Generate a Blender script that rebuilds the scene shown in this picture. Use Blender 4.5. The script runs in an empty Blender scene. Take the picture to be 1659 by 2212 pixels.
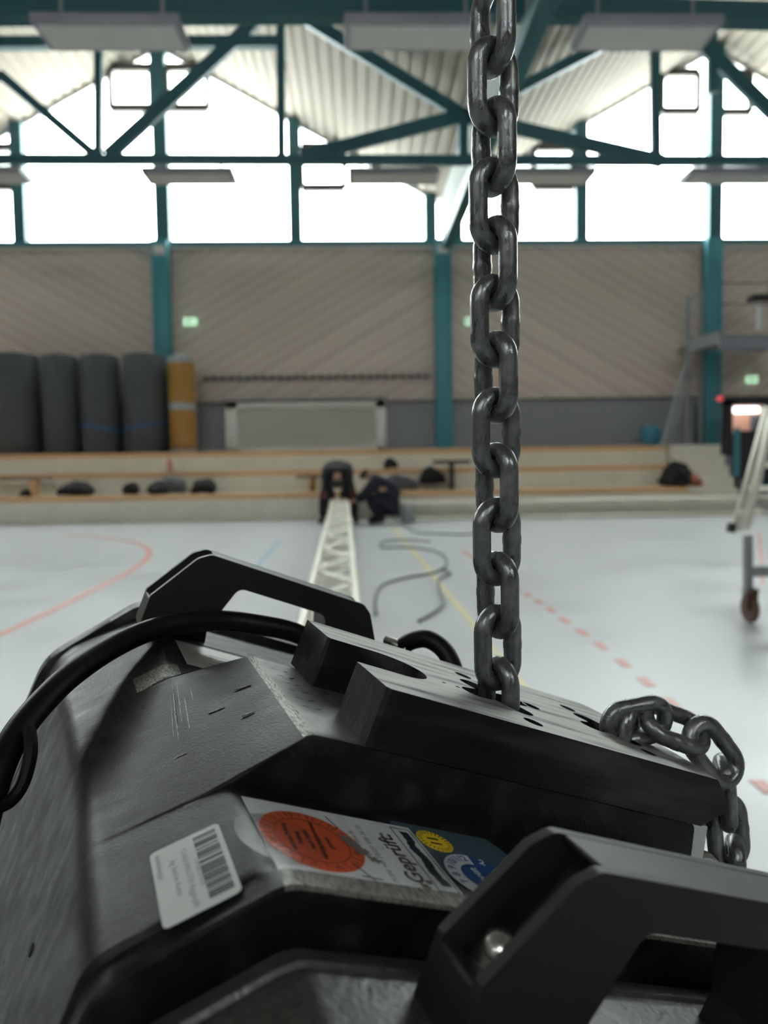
import bpy, bmesh, math, random
from mathutils import Vector, Matrix
random.seed(7)
S = bpy.context.scene
COL = S.collection
R = math.radians

# ------------------------------------------------------------------ camera
EYE = Vector((0, 0, 1.0))
F = 1600.0
M = Matrix(((0.99924815, -0.01703522, 0.03482714),      # camera (right, down, forward) -> world
            (-0.03584751, -0.06379653, 0.99731889),
            (-0.0147677, -0.99781752, -0.06435923)))
cam = bpy.data.cameras.new('camera')
co = bpy.data.objects.new('camera', cam); COL.objects.link(co)
cam.sensor_fit = 'VERTICAL'; cam.sensor_height = 36; cam.lens = F / 2212 * 36
cam.clip_start = 0.01; cam.clip_end = 200
rx, dn, fw = M.col[0], M.col[1], M.col[2]
rot = Matrix((rx, -dn, -fw)).transposed()
co.matrix_world = Matrix.Translation(EYE) @ rot.to_4x4()
cam.dof.use_dof = True; cam.dof.focus_distance = 0.335; cam.dof.aperture_fstop = 9.0
S.camera = co
# ------------------------------------------------------------------ light
w = bpy.data.worlds.new('sky'); S.world = w; w.use_nodes = True
bg = w.node_tree.nodes['Background']; bg.inputs[0].default_value = (0.955, 0.99, 1.0, 1); bg.inputs[1].default_value = 16.0
S.view_settings.view_transform = 'Standard'; S.view_settings.look = 'None'
S.view_settings.exposure = 0.25; S.view_settings.gamma = 1; S.view_settings.use_curve_mapping = False
S.cycles.use_denoising = True
S.cycles.max_bounces = 8; S.cycles.diffuse_bounces = 5; S.cycles.glossy_bounces = 4
S.cycles.sample_clamp_indirect = 8

# ------------------------------------------------------------------ helpers
def ray(px, py): return M @ Vector(((px - 829.5) / F, (py - 1106) / F, 1.0))
def P(px, py, Y):                    # point on the photo ray at room depth Y
    r = ray(px, py); return EYE + r * (Y / r.y)
def PZ(px, py, z=0.0):               # point on a level plane
    r = ray(px, py); return EYE + r * ((z - EYE.z) / r.z)

def mat(name, col, rough=0.5, metal=0.0, bump=0.0, scale=40, var=0.0, stretch=None, spec=0.5, emit=0, rvar=0.0, detail=4):
    m = bpy.data.materials.new(name); m.use_nodes = True
    nt = m.node_tree; b = nt.nodes['Principled BSDF']
    b.inputs['Base Color'].default_value = (*col, 1); b.inputs['Roughness'].default_value = rough
    b.inputs['Metallic'].default_value = metal; b.inputs['Specular IOR Level'].default_value = spec
    if emit:
        b.inputs['Emission Color'].default_value = (*col, 1); b.inputs['Emission Strength'].default_value = emit
    tc = nt.nodes.new('ShaderNodeTexCoord'); mp = nt.nodes.new('ShaderNodeMapping')
    if stretch: mp.inputs['Scale'].default_value = stretch
    nt.links.new(tc.outputs['Object'], mp.inputs[0])
    nz = nt.nodes.new('ShaderNodeTexNoise'); nz.inputs['Scale'].default_value = scale; nz.inputs['Detail'].default_value = detail
    nt.links.new(mp.outputs[0], nz.inputs[0])
    if bump:
        bp = nt.nodes.new('ShaderNodeBump'); bp.inputs['Strength'].default_value = bump; bp.inputs['Distance'].default_value = 0.2 / scale
        nt.links.new(nz.outputs[0], bp.inputs['Height']); nt.links.new(bp.outputs[0], b.inputs['Normal'])
    if var or not bump:
        v = var or 0.06
        mx = nt.nodes.new('ShaderNodeMix'); mx.data_type = 'RGBA'
        mx.inputs[6].default_value = (*[c * (1 - v) for c in col], 1); mx.inputs[7].default_value = (*[min(1, c * (1 + v)) for c in col], 1)
        nt.links.new(nz.outputs[0], mx.inputs[0]); nt.links.new(mx.outputs[2], b.inputs['Base Color'])
    if rvar:
        mr = nt.nodes.new('ShaderNodeMapRange'); mr.inputs[3].default_value = rough - rvar; mr.inputs[4].default_value = rough + rvar
        mr.inputs[1].default_value = .3; mr.inputs[2].default_value = .7
        nt.links.new(nz.outputs[0], mr.inputs[0]); nt.links.new(mr.outputs[0], b.inputs['Roughness'])
    return m

def smooth(me, ang=35):
    me.shade_smooth() if hasattr(me, 'shade_smooth') else None
    try: me.set_sharp_from_angle(angle=R(ang))
    except Exception: pass

class MB:
    def __init__(s): s.b = bmesh.new()
    def box(s, c, d, rz=0):
        c = Vector(c); v = []
        m = Matrix.Rotation(rz, 3, 'Z')
        for x in (-.5, .5):
            for y in (-.5, .5):
                for z in (-.5, .5): v.append(s.b.verts.new(c + m @ Vector((x * d[0], y * d[1], z * d[2]))))
        for f in ((0, 1, 3, 2), (4, 6, 7, 5), (0, 4, 5, 1), (2, 3, 7, 6), (0, 2, 6, 4), (1, 5, 7, 3)): s.b.faces.new([v[i] for i in f])
        return s
    def bar(s, p, q, a, b, up=(0, 0, 1)):          # box from p to q, a wide (sideways), b high (along up)
        p, q = Vector(p), Vector(q); t = (q - p).normalized(); u = Vector(up)
        if abs(t.dot(u)) > .98: u = Vector((0, 1, 0))
        x = t.cross(u).normalized(); y = x.cross(t)
        v = [s.b.verts.new(o + x * sx * a / 2 + y * sy * b / 2) for o in (p, q) for sx, sy in ((-1, -1), (1, -1), (1, 1), (-1, 1))]
        for f in ((3, 2, 1, 0), (4, 5, 6, 7), (0, 1, 5, 4), (1, 2, 6, 5), (2, 3, 7, 6), (3, 0, 4, 7)): s.b.faces.new([v[i] for i in f])
        return s
    def tube(s, pts, r, n=10, closed=False, cap=True):
        pts = [Vector(p) for p in pts]; N = len(pts); rs = r if isinstance(r, (list, tuple)) else [r] * N
        rings = []; prev = None
        for i, p in enumerate(pts):
            t = ((pts[(i + 1) % N] - pts[i - 1]) if closed else (pts[min(i + 1, N - 1)] - pts[max(i - 1, 0)])).normalized()
            if prev is None:
                a = Vector((0, 0, 1)) if abs(t.z) < .9 else Vector((1, 0, 0)); x = t.cross(a).normalized()
            else: x = (prev - t * prev.dot(t)).normalized()
            prev = x; y = t.cross(x)
            rings.append([s.b.verts.new(p + (x * math.cos(2 * math.pi * k / n) + y * math.sin(2 * math.pi * k / n)) * rs[i]) for k in range(n)])
        for i in range(N if closed else N - 1):
            A, B = rings[i], rings[(i + 1) % N]
            off = 0
            if closed and i == N - 1:
                off = min(range(n), key=lambda o: sum((A[k].co - B[(k + o) % n].co).length for k in range(n)))
            for k in range(n): s.b.faces.new((A[k], A[(k + 1) % n], B[(k + 1 + off) % n], B[(k + off) % n]))
        if cap and not closed: s.b.faces.new(rings[0][::-1]); s.b.faces.new(rings[-1])
        return s
    def lathe(s, prof, c=(0, 0, 0), n=32, axis='Z'):
        c = Vector(c); rings = []
        mp = {'Z': lambda a, b, z: (a, b, z), 'X': lambda a, b, z: (z, a, b), 'Y': lambda a, b, z: (b, z, a)}[axis]
        for r, z in prof: rings.append([s.b.verts.new(c + Vector(mp(max(r, 1e-5) * math.cos(2 * math.pi * k / n), max(r, 1e-5) * math.sin(2 * math.pi * k / n), z))) for k in range(n)])
        for A, B in zip(rings, rings[1:]):
            for k in range(n): s.b.faces.new((A[k], A[(k + 1) % n], B[(k + 1) % n], B[k]))
        s.b.faces.new(rings[0][::-1]); s.b.faces.new(rings[-1])
        return s
    def prism(s, pts, d):                           # polygon pts (3D) pushed by vector d
        d = Vector(d); a = [s.b.verts.new(Vector(p)) for p in pts]; b = [s.b.verts.new(Vector(p) + d) for p in pts]
        s.b.faces.new(a); s.b.faces.new(b[::-1]); n = len(a)
        for i in range(n): s.b.faces.new((a[i], b[i], b[(i + 1) % n], a[(i + 1) % n]))
        return s
    def build(s, name, m, parent=None, bevel=0, seg=2, ang=35, origin=True):
        bmesh.ops.recalc_face_normals(s.b, faces=s.b.faces)
        if bevel:
            es = [e for e in s.b.edges if len(e.link_faces) == 2 and e.calc_face_angle(0) > R(30)]
            bmesh.ops.bevel(s.b, geom=es, offset=bevel, segments=seg, affect='EDGES', profile=.5, clamp_overlap=True)
        if parent is None and origin:                # origin at the base centre
            xs = [v.co for v in s.b.verts]
            c = Vector(((min(v.x for v in xs) + max(v.x for v in xs)) / 2, (min(v.y for v in xs) + max(v.y for v in xs)) / 2, min(v.z for v in xs)))
            for v in s.b.verts: v.co -= c
        else: c = Vector((0, 0, 0))
        me = bpy.data.meshes.new(name); s.b.to_mesh(me); s.b.free()
        me.materials.append(m); smooth(me, ang)
        o = bpy.data.objects.new(name, me); COL.objects.link(o); o.location = c
        if parent: o.parent = parent; o.matrix_parent_inverse = PI.get(parent.name, Matrix())
        return o
PI = {}
def empty(name, loc=(0, 0, 0), world_children=True):
    o = bpy.data.objects.new(name, None); COL.objects.link(o); o.location = loc; o.empty_display_size = .1
    if world_children: PI[o.name] = Matrix.Translation(-Vector(loc))      # children keep room coordinates
    return o
def tag(o, label=None, cat=None, group=None, kind=None):
    if label: o['label'] = label
    if cat: o['category'] = cat
    if group: o['group'] = group
    if kind: o['kind'] = kind
    return o
def struct(o): o['kind'] = 'structure'; return o

def flat(name, m, outlines, thick, parent, mw=None, bevel=0.0, res=1):   # filled 2D outlines (with holes) made into a slab, top at z=0
    cu = bpy.data.curves.new(name, 'CURVE'); cu.dimensions = '2D'; cu.fill_mode = 'BOTH'
    for pts in outlines:
        sp = cu.splines.new('POLY'); sp.points.add(len(pts) - 1); sp.use_cyclic_u = True
        for q, p in zip(sp.points, pts): q.co = (p[0], p[1], 0, 1)
    cu.extrude = thick / 2 - bevel; cu.bevel_depth = bevel; cu.bevel_resolution = res
    if bevel: cu.offset = -bevel
    t = bpy.data.objects.new('tmp', cu); COL.objects.link(t)
    dg = bpy.context.evaluated_depsgraph_get(); me = bpy.data.meshes.new_from_object(t.evaluated_get(dg)); me.name = name
    bpy.data.objects.remove(t); bpy.data.curves.remove(cu)
    me.transform(Matrix.Translation((0, 0, -thick / 2)))
    bm = bmesh.new(); bm.from_mesh(me); bmesh.ops.remove_doubles(bm, verts=bm.verts, dist=1e-6); bm.to_mesh(me); bm.free()
    if mw is not None: me.transform(mw)
    me.materials.clear(); me.materials.append(m); smooth(me, 30)
    o = bpy.data.objects.new(name, me); COL.objects.link(o)
    if parent: o.parent = parent; o.matrix_parent_inverse = PI.get(parent.name, Matrix())
    return o
def text(name, body, m, size, mw, parent, thick=2e-5, align='LEFT', bold=0.0, sx=1.0):
    cu = bpy.data.curves.new(name, 'FONT'); cu.body = body; cu.size = size; cu.align_x = align; cu.align_y = 'CENTER'; cu.extrude = thick; cu.offset = bold
    cu.resolution_u = 3
    t = bpy.data.objects.new('tmp', cu); COL.objects.link(t)
    dg = bpy.context.evaluated_depsgraph_get(); me = bpy.data.meshes.new_from_object(t.evaluated_get(dg)); me.name = name
    bpy.data.objects.remove(t); bpy.data.curves.remove(cu)
    me.transform(mw @ Matrix.Diagonal((sx, 1, 1, 1))); me.materials.clear(); me.materials.append(m)
    o = bpy.data.objects.new(name, me); COL.objects.link(o); o.parent = parent; o.matrix_parent_inverse = PI.get(parent.name, Matrix())
    return o
def circle(cx, cy, r, n=48, a0=0, a1=360):
    k = n if a1 - a0 >= 360 else n + 1
    return [(cx + r * math.cos(R(a0 + (a1 - a0) * i / n)), cy + r * math.sin(R(a0 + (a1 - a0) * i / n))) for i in range(k)]
def rounded(pts, seg=5):                           # pts: (x, y, r) closed polygon, corners rounded
    out = []; n = len(pts)
    for i in range(n):
        p = Vector(pts[i][:2]); a = Vector(pts[i - 1][:2]); b = Vector(pts[(i + 1) % n][:2]); r = pts[i][2]
        if r <= 0: out.append((p.x, p.y)); continue
        u = (a - p).normalized(); v = (b - p).normalized(); h = math.acos(max(-1, min(1, u.dot(v)))) / 2
        d = min(r / math.tan(h), (a - p).length * .48, (b - p).length * .48); r2 = d * math.tan(h)
        c = p + (u + v).normalized() * (r2 / math.sin(h))
        s0 = p + u * d - c; s1 = p + v * d - c; A = math.atan2(s0.y, s0.x); B = math.atan2(s1.y, s1.x)
        D = (B - A + math.pi) % (2 * math.pi) - math.pi
        for k in range(seg + 1):
            t = A + D * k / seg; out.append((c.x + r2 * math.cos(t), c.y + r2 * math.sin(t)))
    return out

# ------------------------------------------------------------------ materials
m_teal = mat('teal_steel', (0.022, 0.115, 0.135), .45)
m_tealpost = mat('teal_column_paint', (0.05, 0.24, 0.29), .5)
m_ceil = mat('beige_roof_sheet', (0.255, 0.225, 0.185), .85, scale=2, var=.05)
m_white = mat('white_metal', (0.62, 0.62, 0.60), .45)
m_panel = mat('grey_green_sheet', (.30, .33, .31), .8)
m_lamp = mat('lamp_housing', (0.31, 0.31, 0.345), .5)
m_brown = mat('brown_window_frame', (0.09, 0.075, 0.07), .5)
m_conc = mat('pale_concrete', (0.72, 0.70, 0.60), .75, scale=3, var=.12)
m_plank = mat('bench_plank_wood', (0.66, 0.40, 0.20), .5, scale=6, var=.15, stretch=(.15, 1, 1))
m_grey = mat('grey_wall_panel', (0.24, 0.25, 0.28), .65)
m_mat = mat('dark_grey_mat', (0.075, 0.085, 0.092), .8, scale=3, var=.1)
m_orange = mat('ochre_roll', (0.36, 0.19, 0.04), .6)
m_silver = mat('silver_end_cap', (0.35, 0.38, 0.42), .4)
m_blue = mat('blue_strap', (0.03, 0.12, 0.36), .6)
m_bluebag = mat('blue_plastic', (0.05, 0.22, 0.34), .6)
m_alu = mat('brushed_aluminium', (0.66, 0.64, 0.56), .4, .4)
m_steelgrey = mat('galvanised_steel', (0.25, 0.27, 0.28), .45, .5)
m_black = mat('black_cloth', (0.008, 0.008, 0.01), .85)
m_navy = mat('dark_navy_cloth', (0.010, 0.011, 0.022), .85)
m_red = mat('red_cloth', (0.25, 0.02, 0.03), .7)
m_skin = mat('skin', (0.45, 0.25, 0.18), .55)
m_hair = mat('dark_hair', (0.02, 0.014, 0.01), .7)
m_rail = mat('dark_rail', (0.06, 0.075, 0.07), .5)
m_cable = mat('floor_cable_rubber', (0.09, 0.12, 0.12), .6)
m_green = mat('exit_sign_glow', (0.45, 0.75, 0.5), .5, emit=.9)
m_tube = mat('fluorescent_tube', (1.0, 0.97, 0.95), .5, emit=3.0)
m_door = mat('petrol_door', (0.04, 0.10, 0.115), .5)
m_dark = mat('near_black_panel', (0.018, 0.016, 0.02), .6)
m_room = mat('glowing_room_wall', (0.75, 0.42, 0.3), .6, emit=.25)  # wall glows by itself in place of the room's light
m_redlamp = mat('red_lamp', (0.7, 0.08, 0.1), .4, emit=.5)
m_rust = mat('brown_caster', (0.10, 0.05, 0.035), .6)
m_wallp = mat('brown_hall_wall', (0.24, 0.21, 0.18), .8)  # for the unseen walls, kept dark to cut light on the hoist
m_brass = mat('zinc_bracket', (0.7, 0.72, 0.68), .25, .9)

# floor
def floor_mat():
    m = mat('grey_sports_floor', (0.50, 0.525, 0.55), .33, scale=1.2, var=.05, rvar=.05); return m
m_floor = floor_mat()
m_lred = mat('red_court_paint', (0.62, 0.20, 0.17), .4, scale=8, var=.1)
m_lblue = mat('blue_court_paint', (0.28, 0.45, 0.58), .4)
m_lyel = mat('yellow_court_paint', (0.68, 0.60, 0.30), .4)

# chevron boards
def board_mat(x0, W):
    m = bpy.data.materials.new('chevron_boards'); m.use_nodes = True; nt = m.node_tree; b = nt.nodes['Principled BSDF']; L = nt.links
    tc = nt.nodes.new('ShaderNodeNewGeometry'); sp = nt.nodes.new('ShaderNodeSeparateXYZ'); L.new(tc.outputs['Position'], sp.inputs[0])
    def mth(op, a, b_=None, c=None):
        n = nt.nodes.new('ShaderNodeMath'); n.operation = op
        for i, v in enumerate((a, b_, c)):
            if v is None: continue
            if isinstance(v, (int, float)): n.inputs[i].default_value = v
            else: L.new(v, n.inputs[i])
        return n.outputs[0]
    t = mth('PINGPONG', mth('SUBTRACT', sp.outputs[0], x0), W)
    v = mth('ADD', sp.outputs[2], mth('MULTIPLY', t, .58))
    k = mth('DIVIDE', v, .27); fr = mth('FRACT', k); fl = mth('FLOOR', k)
    line = mth('GREATER_THAN', fr, .90)
    dark = mth('LESS_THAN', fr, .07)
    wn = nt.nodes.new('ShaderNodeTexWhiteNoise'); wn.noise_dimensions = '1D'; L.new(fl, wn.inputs['W'])
    mx = nt.nodes.new('ShaderNodeMix'); mx.data_type = 'RGBA'; mx.inputs[6].default_value = (.50, .425, .375, 1); mx.inputs[7].default_value = (.575, .49, .435, 1); L.new(wn.outputs[0], mx.inputs[0])
    m2 = nt.nodes.new('ShaderNodeMix'); m2.data_type = 'RGBA'; L.new(line, m2.inputs[0]); L.new(mx.outputs[2], m2.inputs[6]); m2.inputs[7].default_value = (.80, .72, .66, 1)
    m3 = nt.nodes.new('ShaderNodeMix'); m3.data_type = 'RGBA'; L.new(dark, m3.inputs[0]); L.new(m2.outputs[2], m3.inputs[6]); m3.inputs[7].default_value = (.37, .315, .285, 1)
    L.new(m3.outputs[2], b.inputs['Base Color']); b.inputs['Roughness'].default_value = .6
    return m
# window glass: clear with a slight milky body
m_glass = bpy.data.materials.new('window_glass'); m_glass.use_nodes = True
_nt = m_glass.node_tree; _nt.nodes.clear()
_o = _nt.nodes.new('ShaderNodeOutputMaterial'); _a = _nt.nodes.new('ShaderNodeBsdfTransparent'); _g = _nt.nodes.new('ShaderNodeBsdfGlossy'); _m = _nt.nodes.new('ShaderNodeMixShader')
_a.inputs[0].default_value = (.95, .98, .96, 1); _g.inputs['Roughness'].default_value = .1; _m.inputs[0].default_value = .05
_nt.links.new(_a.outputs[0], _m.inputs[1]); _nt.links.new(_g.outputs[0], _m.inputs[2]); _nt.links.new(_m.outputs[0], _o.inputs[0])

# ------------------------------------------------------------------ room shell
YW = 17.0                                          # back wall
XP = [P(352, 520, YW).x, P(955, 520, YW).x, P(1537, 520, YW).x]
XV = XP[1]; BW = (XP[2] - XP[0]) / 2; XP[0] = XV - BW; XP[2] = XV + BW
ZS = P(640, 524, YW).z; ZW = P(640, 872, YW).z      # window sill, grey panel top
ZR = P(352, 94, YW).z; ZV = P(950, 434, YW).z       # ridge, valley
def roof(x): t = abs(((x - XV) / BW + 1) % 2 - 1); return ZR - (ZR - ZV) * t   # zig-zag: ridge over outer posts, valley over middle
def roofz(x):
    k = ((x - XV) / BW) % 2; t = k if k <= 1 else 2 - k
    return ZV + (ZR - ZV) * t
XL, XR_, YB = -17.0, 18.0, -11.0
f = MB().box(((XL + XR_) / 2, (YB + YW) / 2, -.1), (XR_ - XL, YW - YB, .2)).build('floor', m_floor, origin=False); struct(f)
m_boards = board_mat(XV, BW)
wb = MB().box(((XL + XR_) / 2, YW + .15, ZS / 2), (XR_ - XL, .3, ZS)).build('wall_back', m_boards, origin=False); struct(wb)
struct(MB().box((XL - .15, (YB + YW) / 2, 3), (.3, YW - YB, 14)).build('wall_left', m_wallp, origin=False))
struct(MB().box((XR_ + .15, (YB + YW) / 2, 3), (.3, YW - YB, 14)).build('wall_right', m_wallp, origin=False))
struct(MB().box(((XL + XR_) / 2, YB - .15, 4.1), (XR_ - XL, .3, 8.2)).build('wall_front', m_wallp, origin=False))  # unseen; raised to cut the light from behind the camera
# ribbed folded roof
b = bmesh.new(); pts = []
x = XL; pitch = .22
while x < XR_:
    for dx, dz in ((0, 0), (.12, 0), (.14, .035), (.20, .035)): pts.append((x + dx, roofz(x + dx) + dz))
    x += pitch
va = [b.verts.new((x, YB, z)) for x, z in pts]; vb = [b.verts.new((x, YW + .3, z)) for x, z in pts]
for i in range(len(pts) - 1): b.faces.new((va[i], va[i + 1], vb[i + 1], vb[i]))
vc = [b.verts.new((x, YB, roofz(x) + .3)) for x, z in pts]; vd = [b.verts.new((x, YW + .3, roofz(x) + .3)) for x, z in pts]
for i in range(len(pts) - 1): b.faces.new((vc[i + 1], vc[i], vd[i], vd[i + 1]))
o = MB(); o.b.free(); o.b = b; struct(o.build('ceiling', m_ceil, origin=False, ang=10))
# grey lower panel + top edge, sill
struct(MB().box(((XL + XR_) / 2, YW - .03, ZW / 2), (XR_ - XL, .06, ZW)).build('trim_1', m_grey, origin=False))
struct(MB().box(((XL + XR_) / 2, YW - .05, ZW + .02), (XR_ - XL, .1, .05)).build('trim_2', m_rail, origin=False))
struct(MB().box(((XL + XR_) / 2, YW - .05, ZS - .03), (XR_ - XL, .16, .09)).build('trim_3', m_tealpost, origin=False))
struct(MB().box(((XL + XR_) / 2, YW - .06, ZS - .13), (XR_ - XL, .1, .04)).build('trim_4', m_white, origin=False))
# windows: one per gap between mullions
mull = [-560, -255, 48, 350, 640, 930, 985, 1253, 1530, 1830, 2130]
mx_ = [P(p, 520, YW).x for p in mull]; mx_[3] = XP[0]; mx_[8] = XP[2]
xs = [XL] + mx_ + [XR_]
def topline(a, c):
    r = [(a, roofz(a))]
    for k in (XP[0], XP[1], XP[2], XP[0] - BW, XP[2] + BW):
        if a < k < c: r.append((k, roofz(k)))
    r.append((c, roofz(c))); return sorted(r)
wn = 0
for a, c in zip(xs, xs[1:]):
    if c - a < .8: continue
    wn += 1
    e = struct(empty('window_%d' % wn, ((a + c) / 2, YW + .1, ZS)))
    poly = [(a, YW + .1, ZS), (c, YW + .1, ZS)] + [(x, YW + .1, z) for x, z in reversed(topline(a, c))]
    MB().prism(poly, (0, .012, 0)).build('pane', m_glass, e)
    tl = topline(a, c); fr = MB()
    for (x0, z0), (x1, z1) in zip(tl, tl[1:]): fr.bar((x0, YW + .08, z0 - .04), (x1, YW + .08, z1 - .04), .12, .1)
    fr.build('head_frame', m_white, e)
for i, x in enumerate(mx_):
    if i in (0, 1, 9, 10): continue
    big = i in (3, 8)
    wdt = .32 if big else .27
    z1 = roofz(x) - .02
    m = MB().box((x, YW - .02, (ZS + z1) / 2), (wdt, .24, z1 - ZS)).build('window_mullion', m_teal, origin=True)
    tag(m, 'teal steel mullion between the tall windows, %s' % ['out of frame far left', 'out of frame left', 'at the left photo edge, first in view', 'standing under the left roof peak', 'standing right of the left roof peak', 'left one of the pair under the roof valley', 'right one of the pair under the roof valley', 'between the valley and the right roof peak', 'standing under the right roof peak', 'out of frame right', 'out of frame far right'][i], 'window mullion', 'window mullions')
# tilt-open casement frames
def casement(x0, y0, x1, y1, lab):
    p = P(x0, y1, YW - .12); q = P(x1, y0, YW - .12); t = .10
    e = empty('casement_window', ((p.x + q.x) / 2, YW - .05, p.z)); tag(e, lab, 'window')
    fr = MB()
    for a, c in (((p.x, p.z), (q.x, p.z)), ((p.x, q.z), (q.x, q.z))): fr.bar((a[0], YW - .05, a[1]), (c[0], YW - .05, c[1]), .12, t * 1.6)
    for xx in (p.x, q.x): fr.bar((xx, YW - .05, p.z), (xx, YW - .05, q.z), t, .12)
    fr.build('frame', m_brown, e)
    MB().box(((p.x + q.x) / 2, YW - .05, (p.z + q.z) / 2), (q.x - p.x, .01, q.z - p.z)).build('pane', m_glass, e)
casement(238, 143, 324, 231, 'brown framed opening window high under the left roof peak, left of the mullion')
casement(360, 143, 446, 231, 'brown framed opening window high under the left roof peak, right of the mullion')
casement(652, 315, 743, 404, 'brown framed opening window low beside the roof valley, left half of the photo')
casement(1154, 316, 1240, 402, 'brown framed opening window low beside the roof valley, right of the chain')
casement(1432, 154, 1512, 238, 'brown framed opening window under the right roof peak, left of the mullion')
casement(1545, 156, 1625, 240, 'brown framed opening window under the right roof peak, right of the mullion')
casement(-60, 316, 28, 402, 'brown framed opening window low at the left edge of the photo')

# columns
Y1, Y2, Y3 = 13.6, 14.5, 15.4; H1, H2, H3 = .50, .91, 1.31
for i, (px, lab) in enumerate(((352, 'teal steel wall column at left behind the ochre roll'), (957, 'teal steel wall column just left of the hanging chain'), (1537, 'teal steel wall column at right behind the balcony'))):
    x = P(px, 700, YW - .2).x
    e = empty('steel_column', (x, YW - .15, 0)); tag(e, lab, 'column', 'steel wall columns')
    MB().box((x, YW - .21, (ZS - .02 + H3 + .01) / 2), (.36, .26, ZS - .03 - H3)).build('shaft', m_tealpost, e, bevel=.01)
    if i < 2: MB().box((x, YW - .33, ZS - .25), (.26, .06, .2)).build('light_box', m_white, e, bevel=.02)

# ------------------------------------------------------------------ roof trusses
def truss(name, Y, members, lab, group):
    e = empty(name, (P(829, 346, Y).x, Y, 6.2)); tag(e, lab, 'roof truss', group)
    for (nm, a, c, wpx, dep) in members:
        wd = wpx * Y / F
        p, q = P(*a, Y), P(*c, Y)
        MB().bar(p, q, dep, wd, up=(0, 0, 1) if abs((q - p).normalized().z) < .8 else (1, 0, 0)).build(nm, m_teal, e)
    return e
YT, YN = 12.4, 8.7
T = [('bottom_chord', (-500, 343), (2200, 349), 17, .14),
     ('collar_beam', (-500, 95), (612, 92), 22, .14),
     ('post', (213, 100), (213, 340), 16, .1), ('post', (606, 40), (608, 345), 17, .1), ('post', (1000, 245), (1001, 345), 20, .12), ('post', (1415, 90), (1417, 345), 19, .1), ('post', (1539, 60), (1539, 200), 18, .1),
     ('diagonal', (0, 160), (208, 338), 19, .09), ('diagonal', (232, 338), (548, 50), 27, .09), ('diagonal', (645, 30), (1005, 252), 26, .09), ('diagonal', (650, 340), (1005, 248), 27, .09),
     ('diagonal', (1000, 250), (1430, 348), 27, .09), ('diagonal', (1000, 255), (1345, 75), 22, .09), ('diagonal', (1480, 60), (1700, 275), 30, .09), ('diagonal', (0, 160), (-320, 340), 19, .09)]
truss('roof_truss', YT, T, 'teal lattice roof truss spanning the windows, the farther one', 'roof trusses')
Nn = [('bottom_chord', (-400, 24), (1170, 17), 44, .2), ('bottom_chord', (1130, 20), (2200, 50), 40, .2),
      ('diagonal', (1235, 20), (1330, -180), 30, .12), ('post', (608, 10), (606, -300), 26, .12)]
truss('roof_truss', YN, Nn, 'teal heavy roof beam along the top edge of the photo, the nearer one', 'roof trusses')
# valley beam, box gutter and strut running towards the camera
zb = P(957, 527, YW - .3).z; xv = XV + .06
e = empty('valley_beam', (xv, 9, zb - .1)); tag(e, 'teal beam running towards the camera under the roof valley beside the chain', 'roof beam')
MB().bar((xv, YW - .05, zb), (xv, 1.0, zb), .22, .22).build('beam', m_teal, e)
e = empty('valley_panel', (xv, 9, zb + .12)); tag(e, 'pale grey panel standing on the valley beam up to the roof valley', 'panel')
MB().box((xv - .04, (YW + 1) / 2 - .1, (zb + .112 + ZV - .01) / 2), (.10, YW - 1.2, ZV - .12 - zb)).build('sheet', m_panel, e)
# lamps
def lamp(x0, x1, yb, Y, lab, dep=.55, h=.10):
    p, q = P(x0, yb, Y), P(x1, yb, Y)
    e = empty('ceiling_light', ((p.x + q.x) / 2, Y, p.z)); tag(e, lab, 'ceiling light', 'ceiling lights under the roof trusses')
    c = Vector(((p.x + q.x) / 2, Y + dep / 2, p.z + h / 2))
    MB().box(c, (q.x - p.x, dep, h)).build('housing', m_lamp, e, bevel=.015)
    MB().box(c - Vector((0, 0, h / 2 + .005)), (q.x - p.x - .12, dep - .12, .012)).build('diffuser', m_white, e)
    for s in (-.35, .35):
        xx = c.x + s * (q.x - p.x); MB().bar((xx, c.y, c.z + h / 2), (xx, c.y, c.z + h / 2 + .3), .03, .03).build('hanger', m_lamp, e)
lamp(62, 386, 46, YN - .75, 'grey rectangular ceiling light at top left, nearer row')
lamp(743, 1062, 46, YN - .75, 'grey rectangular ceiling light behind the top of the chain, nearer row')
lamp(1263, 1566, 48, YN - .75, 'grey rectangular ceiling light at top right, nearer row')
lamp(-170, 42, 371, YT, 'grey ceiling light at the left edge, farther row')
lamp(303, 502, 373, YT, 'grey ceiling light above the tall left window, farther row')
lamp(752, 950, 373, YT, 'grey ceiling light left of the chain, farther row')
lamp(1090, 1289, 373, YT, 'grey ceiling light just right of the chain, farther row')
lamp(1495, 1700, 373, YT, 'grey ceiling light at the right edge, farther row')

# ------------------------------------------------------------------ stands
XE = P(1440, 1000, Y3).x                           # seating ends, stair begins
for i, (y, h, xe) in enumerate(((Y1, H1, XE - .35), (Y2, H2, XE), (Y3, H3, XE))):
    e = empty('seating_step', ((XL + xe) / 2, y, 0)); tag(e, 'pale concrete seating step with a wooden plank edge, %s' % ['lowest beside the floor', 'middle one', 'topmost one against the wall'][i], 'seating step', 'spectator seating steps')
    xa = XL + .02
    ye = [Y2, Y3, YW - .07][i]
    MB().box(((xa + xe) / 2, (y + ye) / 2, (h - .09) / 2), (xe - xa, ye - y, h - .09)).build('riser', m_conc, e)
    x = xa; k = 0
    while x < xe - .05:
        x2 = min(x + 3.9, xe)
        MB().box(((x + x2) / 2, y + .16, h - .045), (x2 - x - .02, .42, .09)).build('plank', m_plank, e, bevel=.01); x = x2
    MB().box(((xa + xe) / 2, (y + .38 + ye) / 2, h - .06), (xe - xa, ye - y - .38, .06)).build('tread', m_conc, e)
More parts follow.
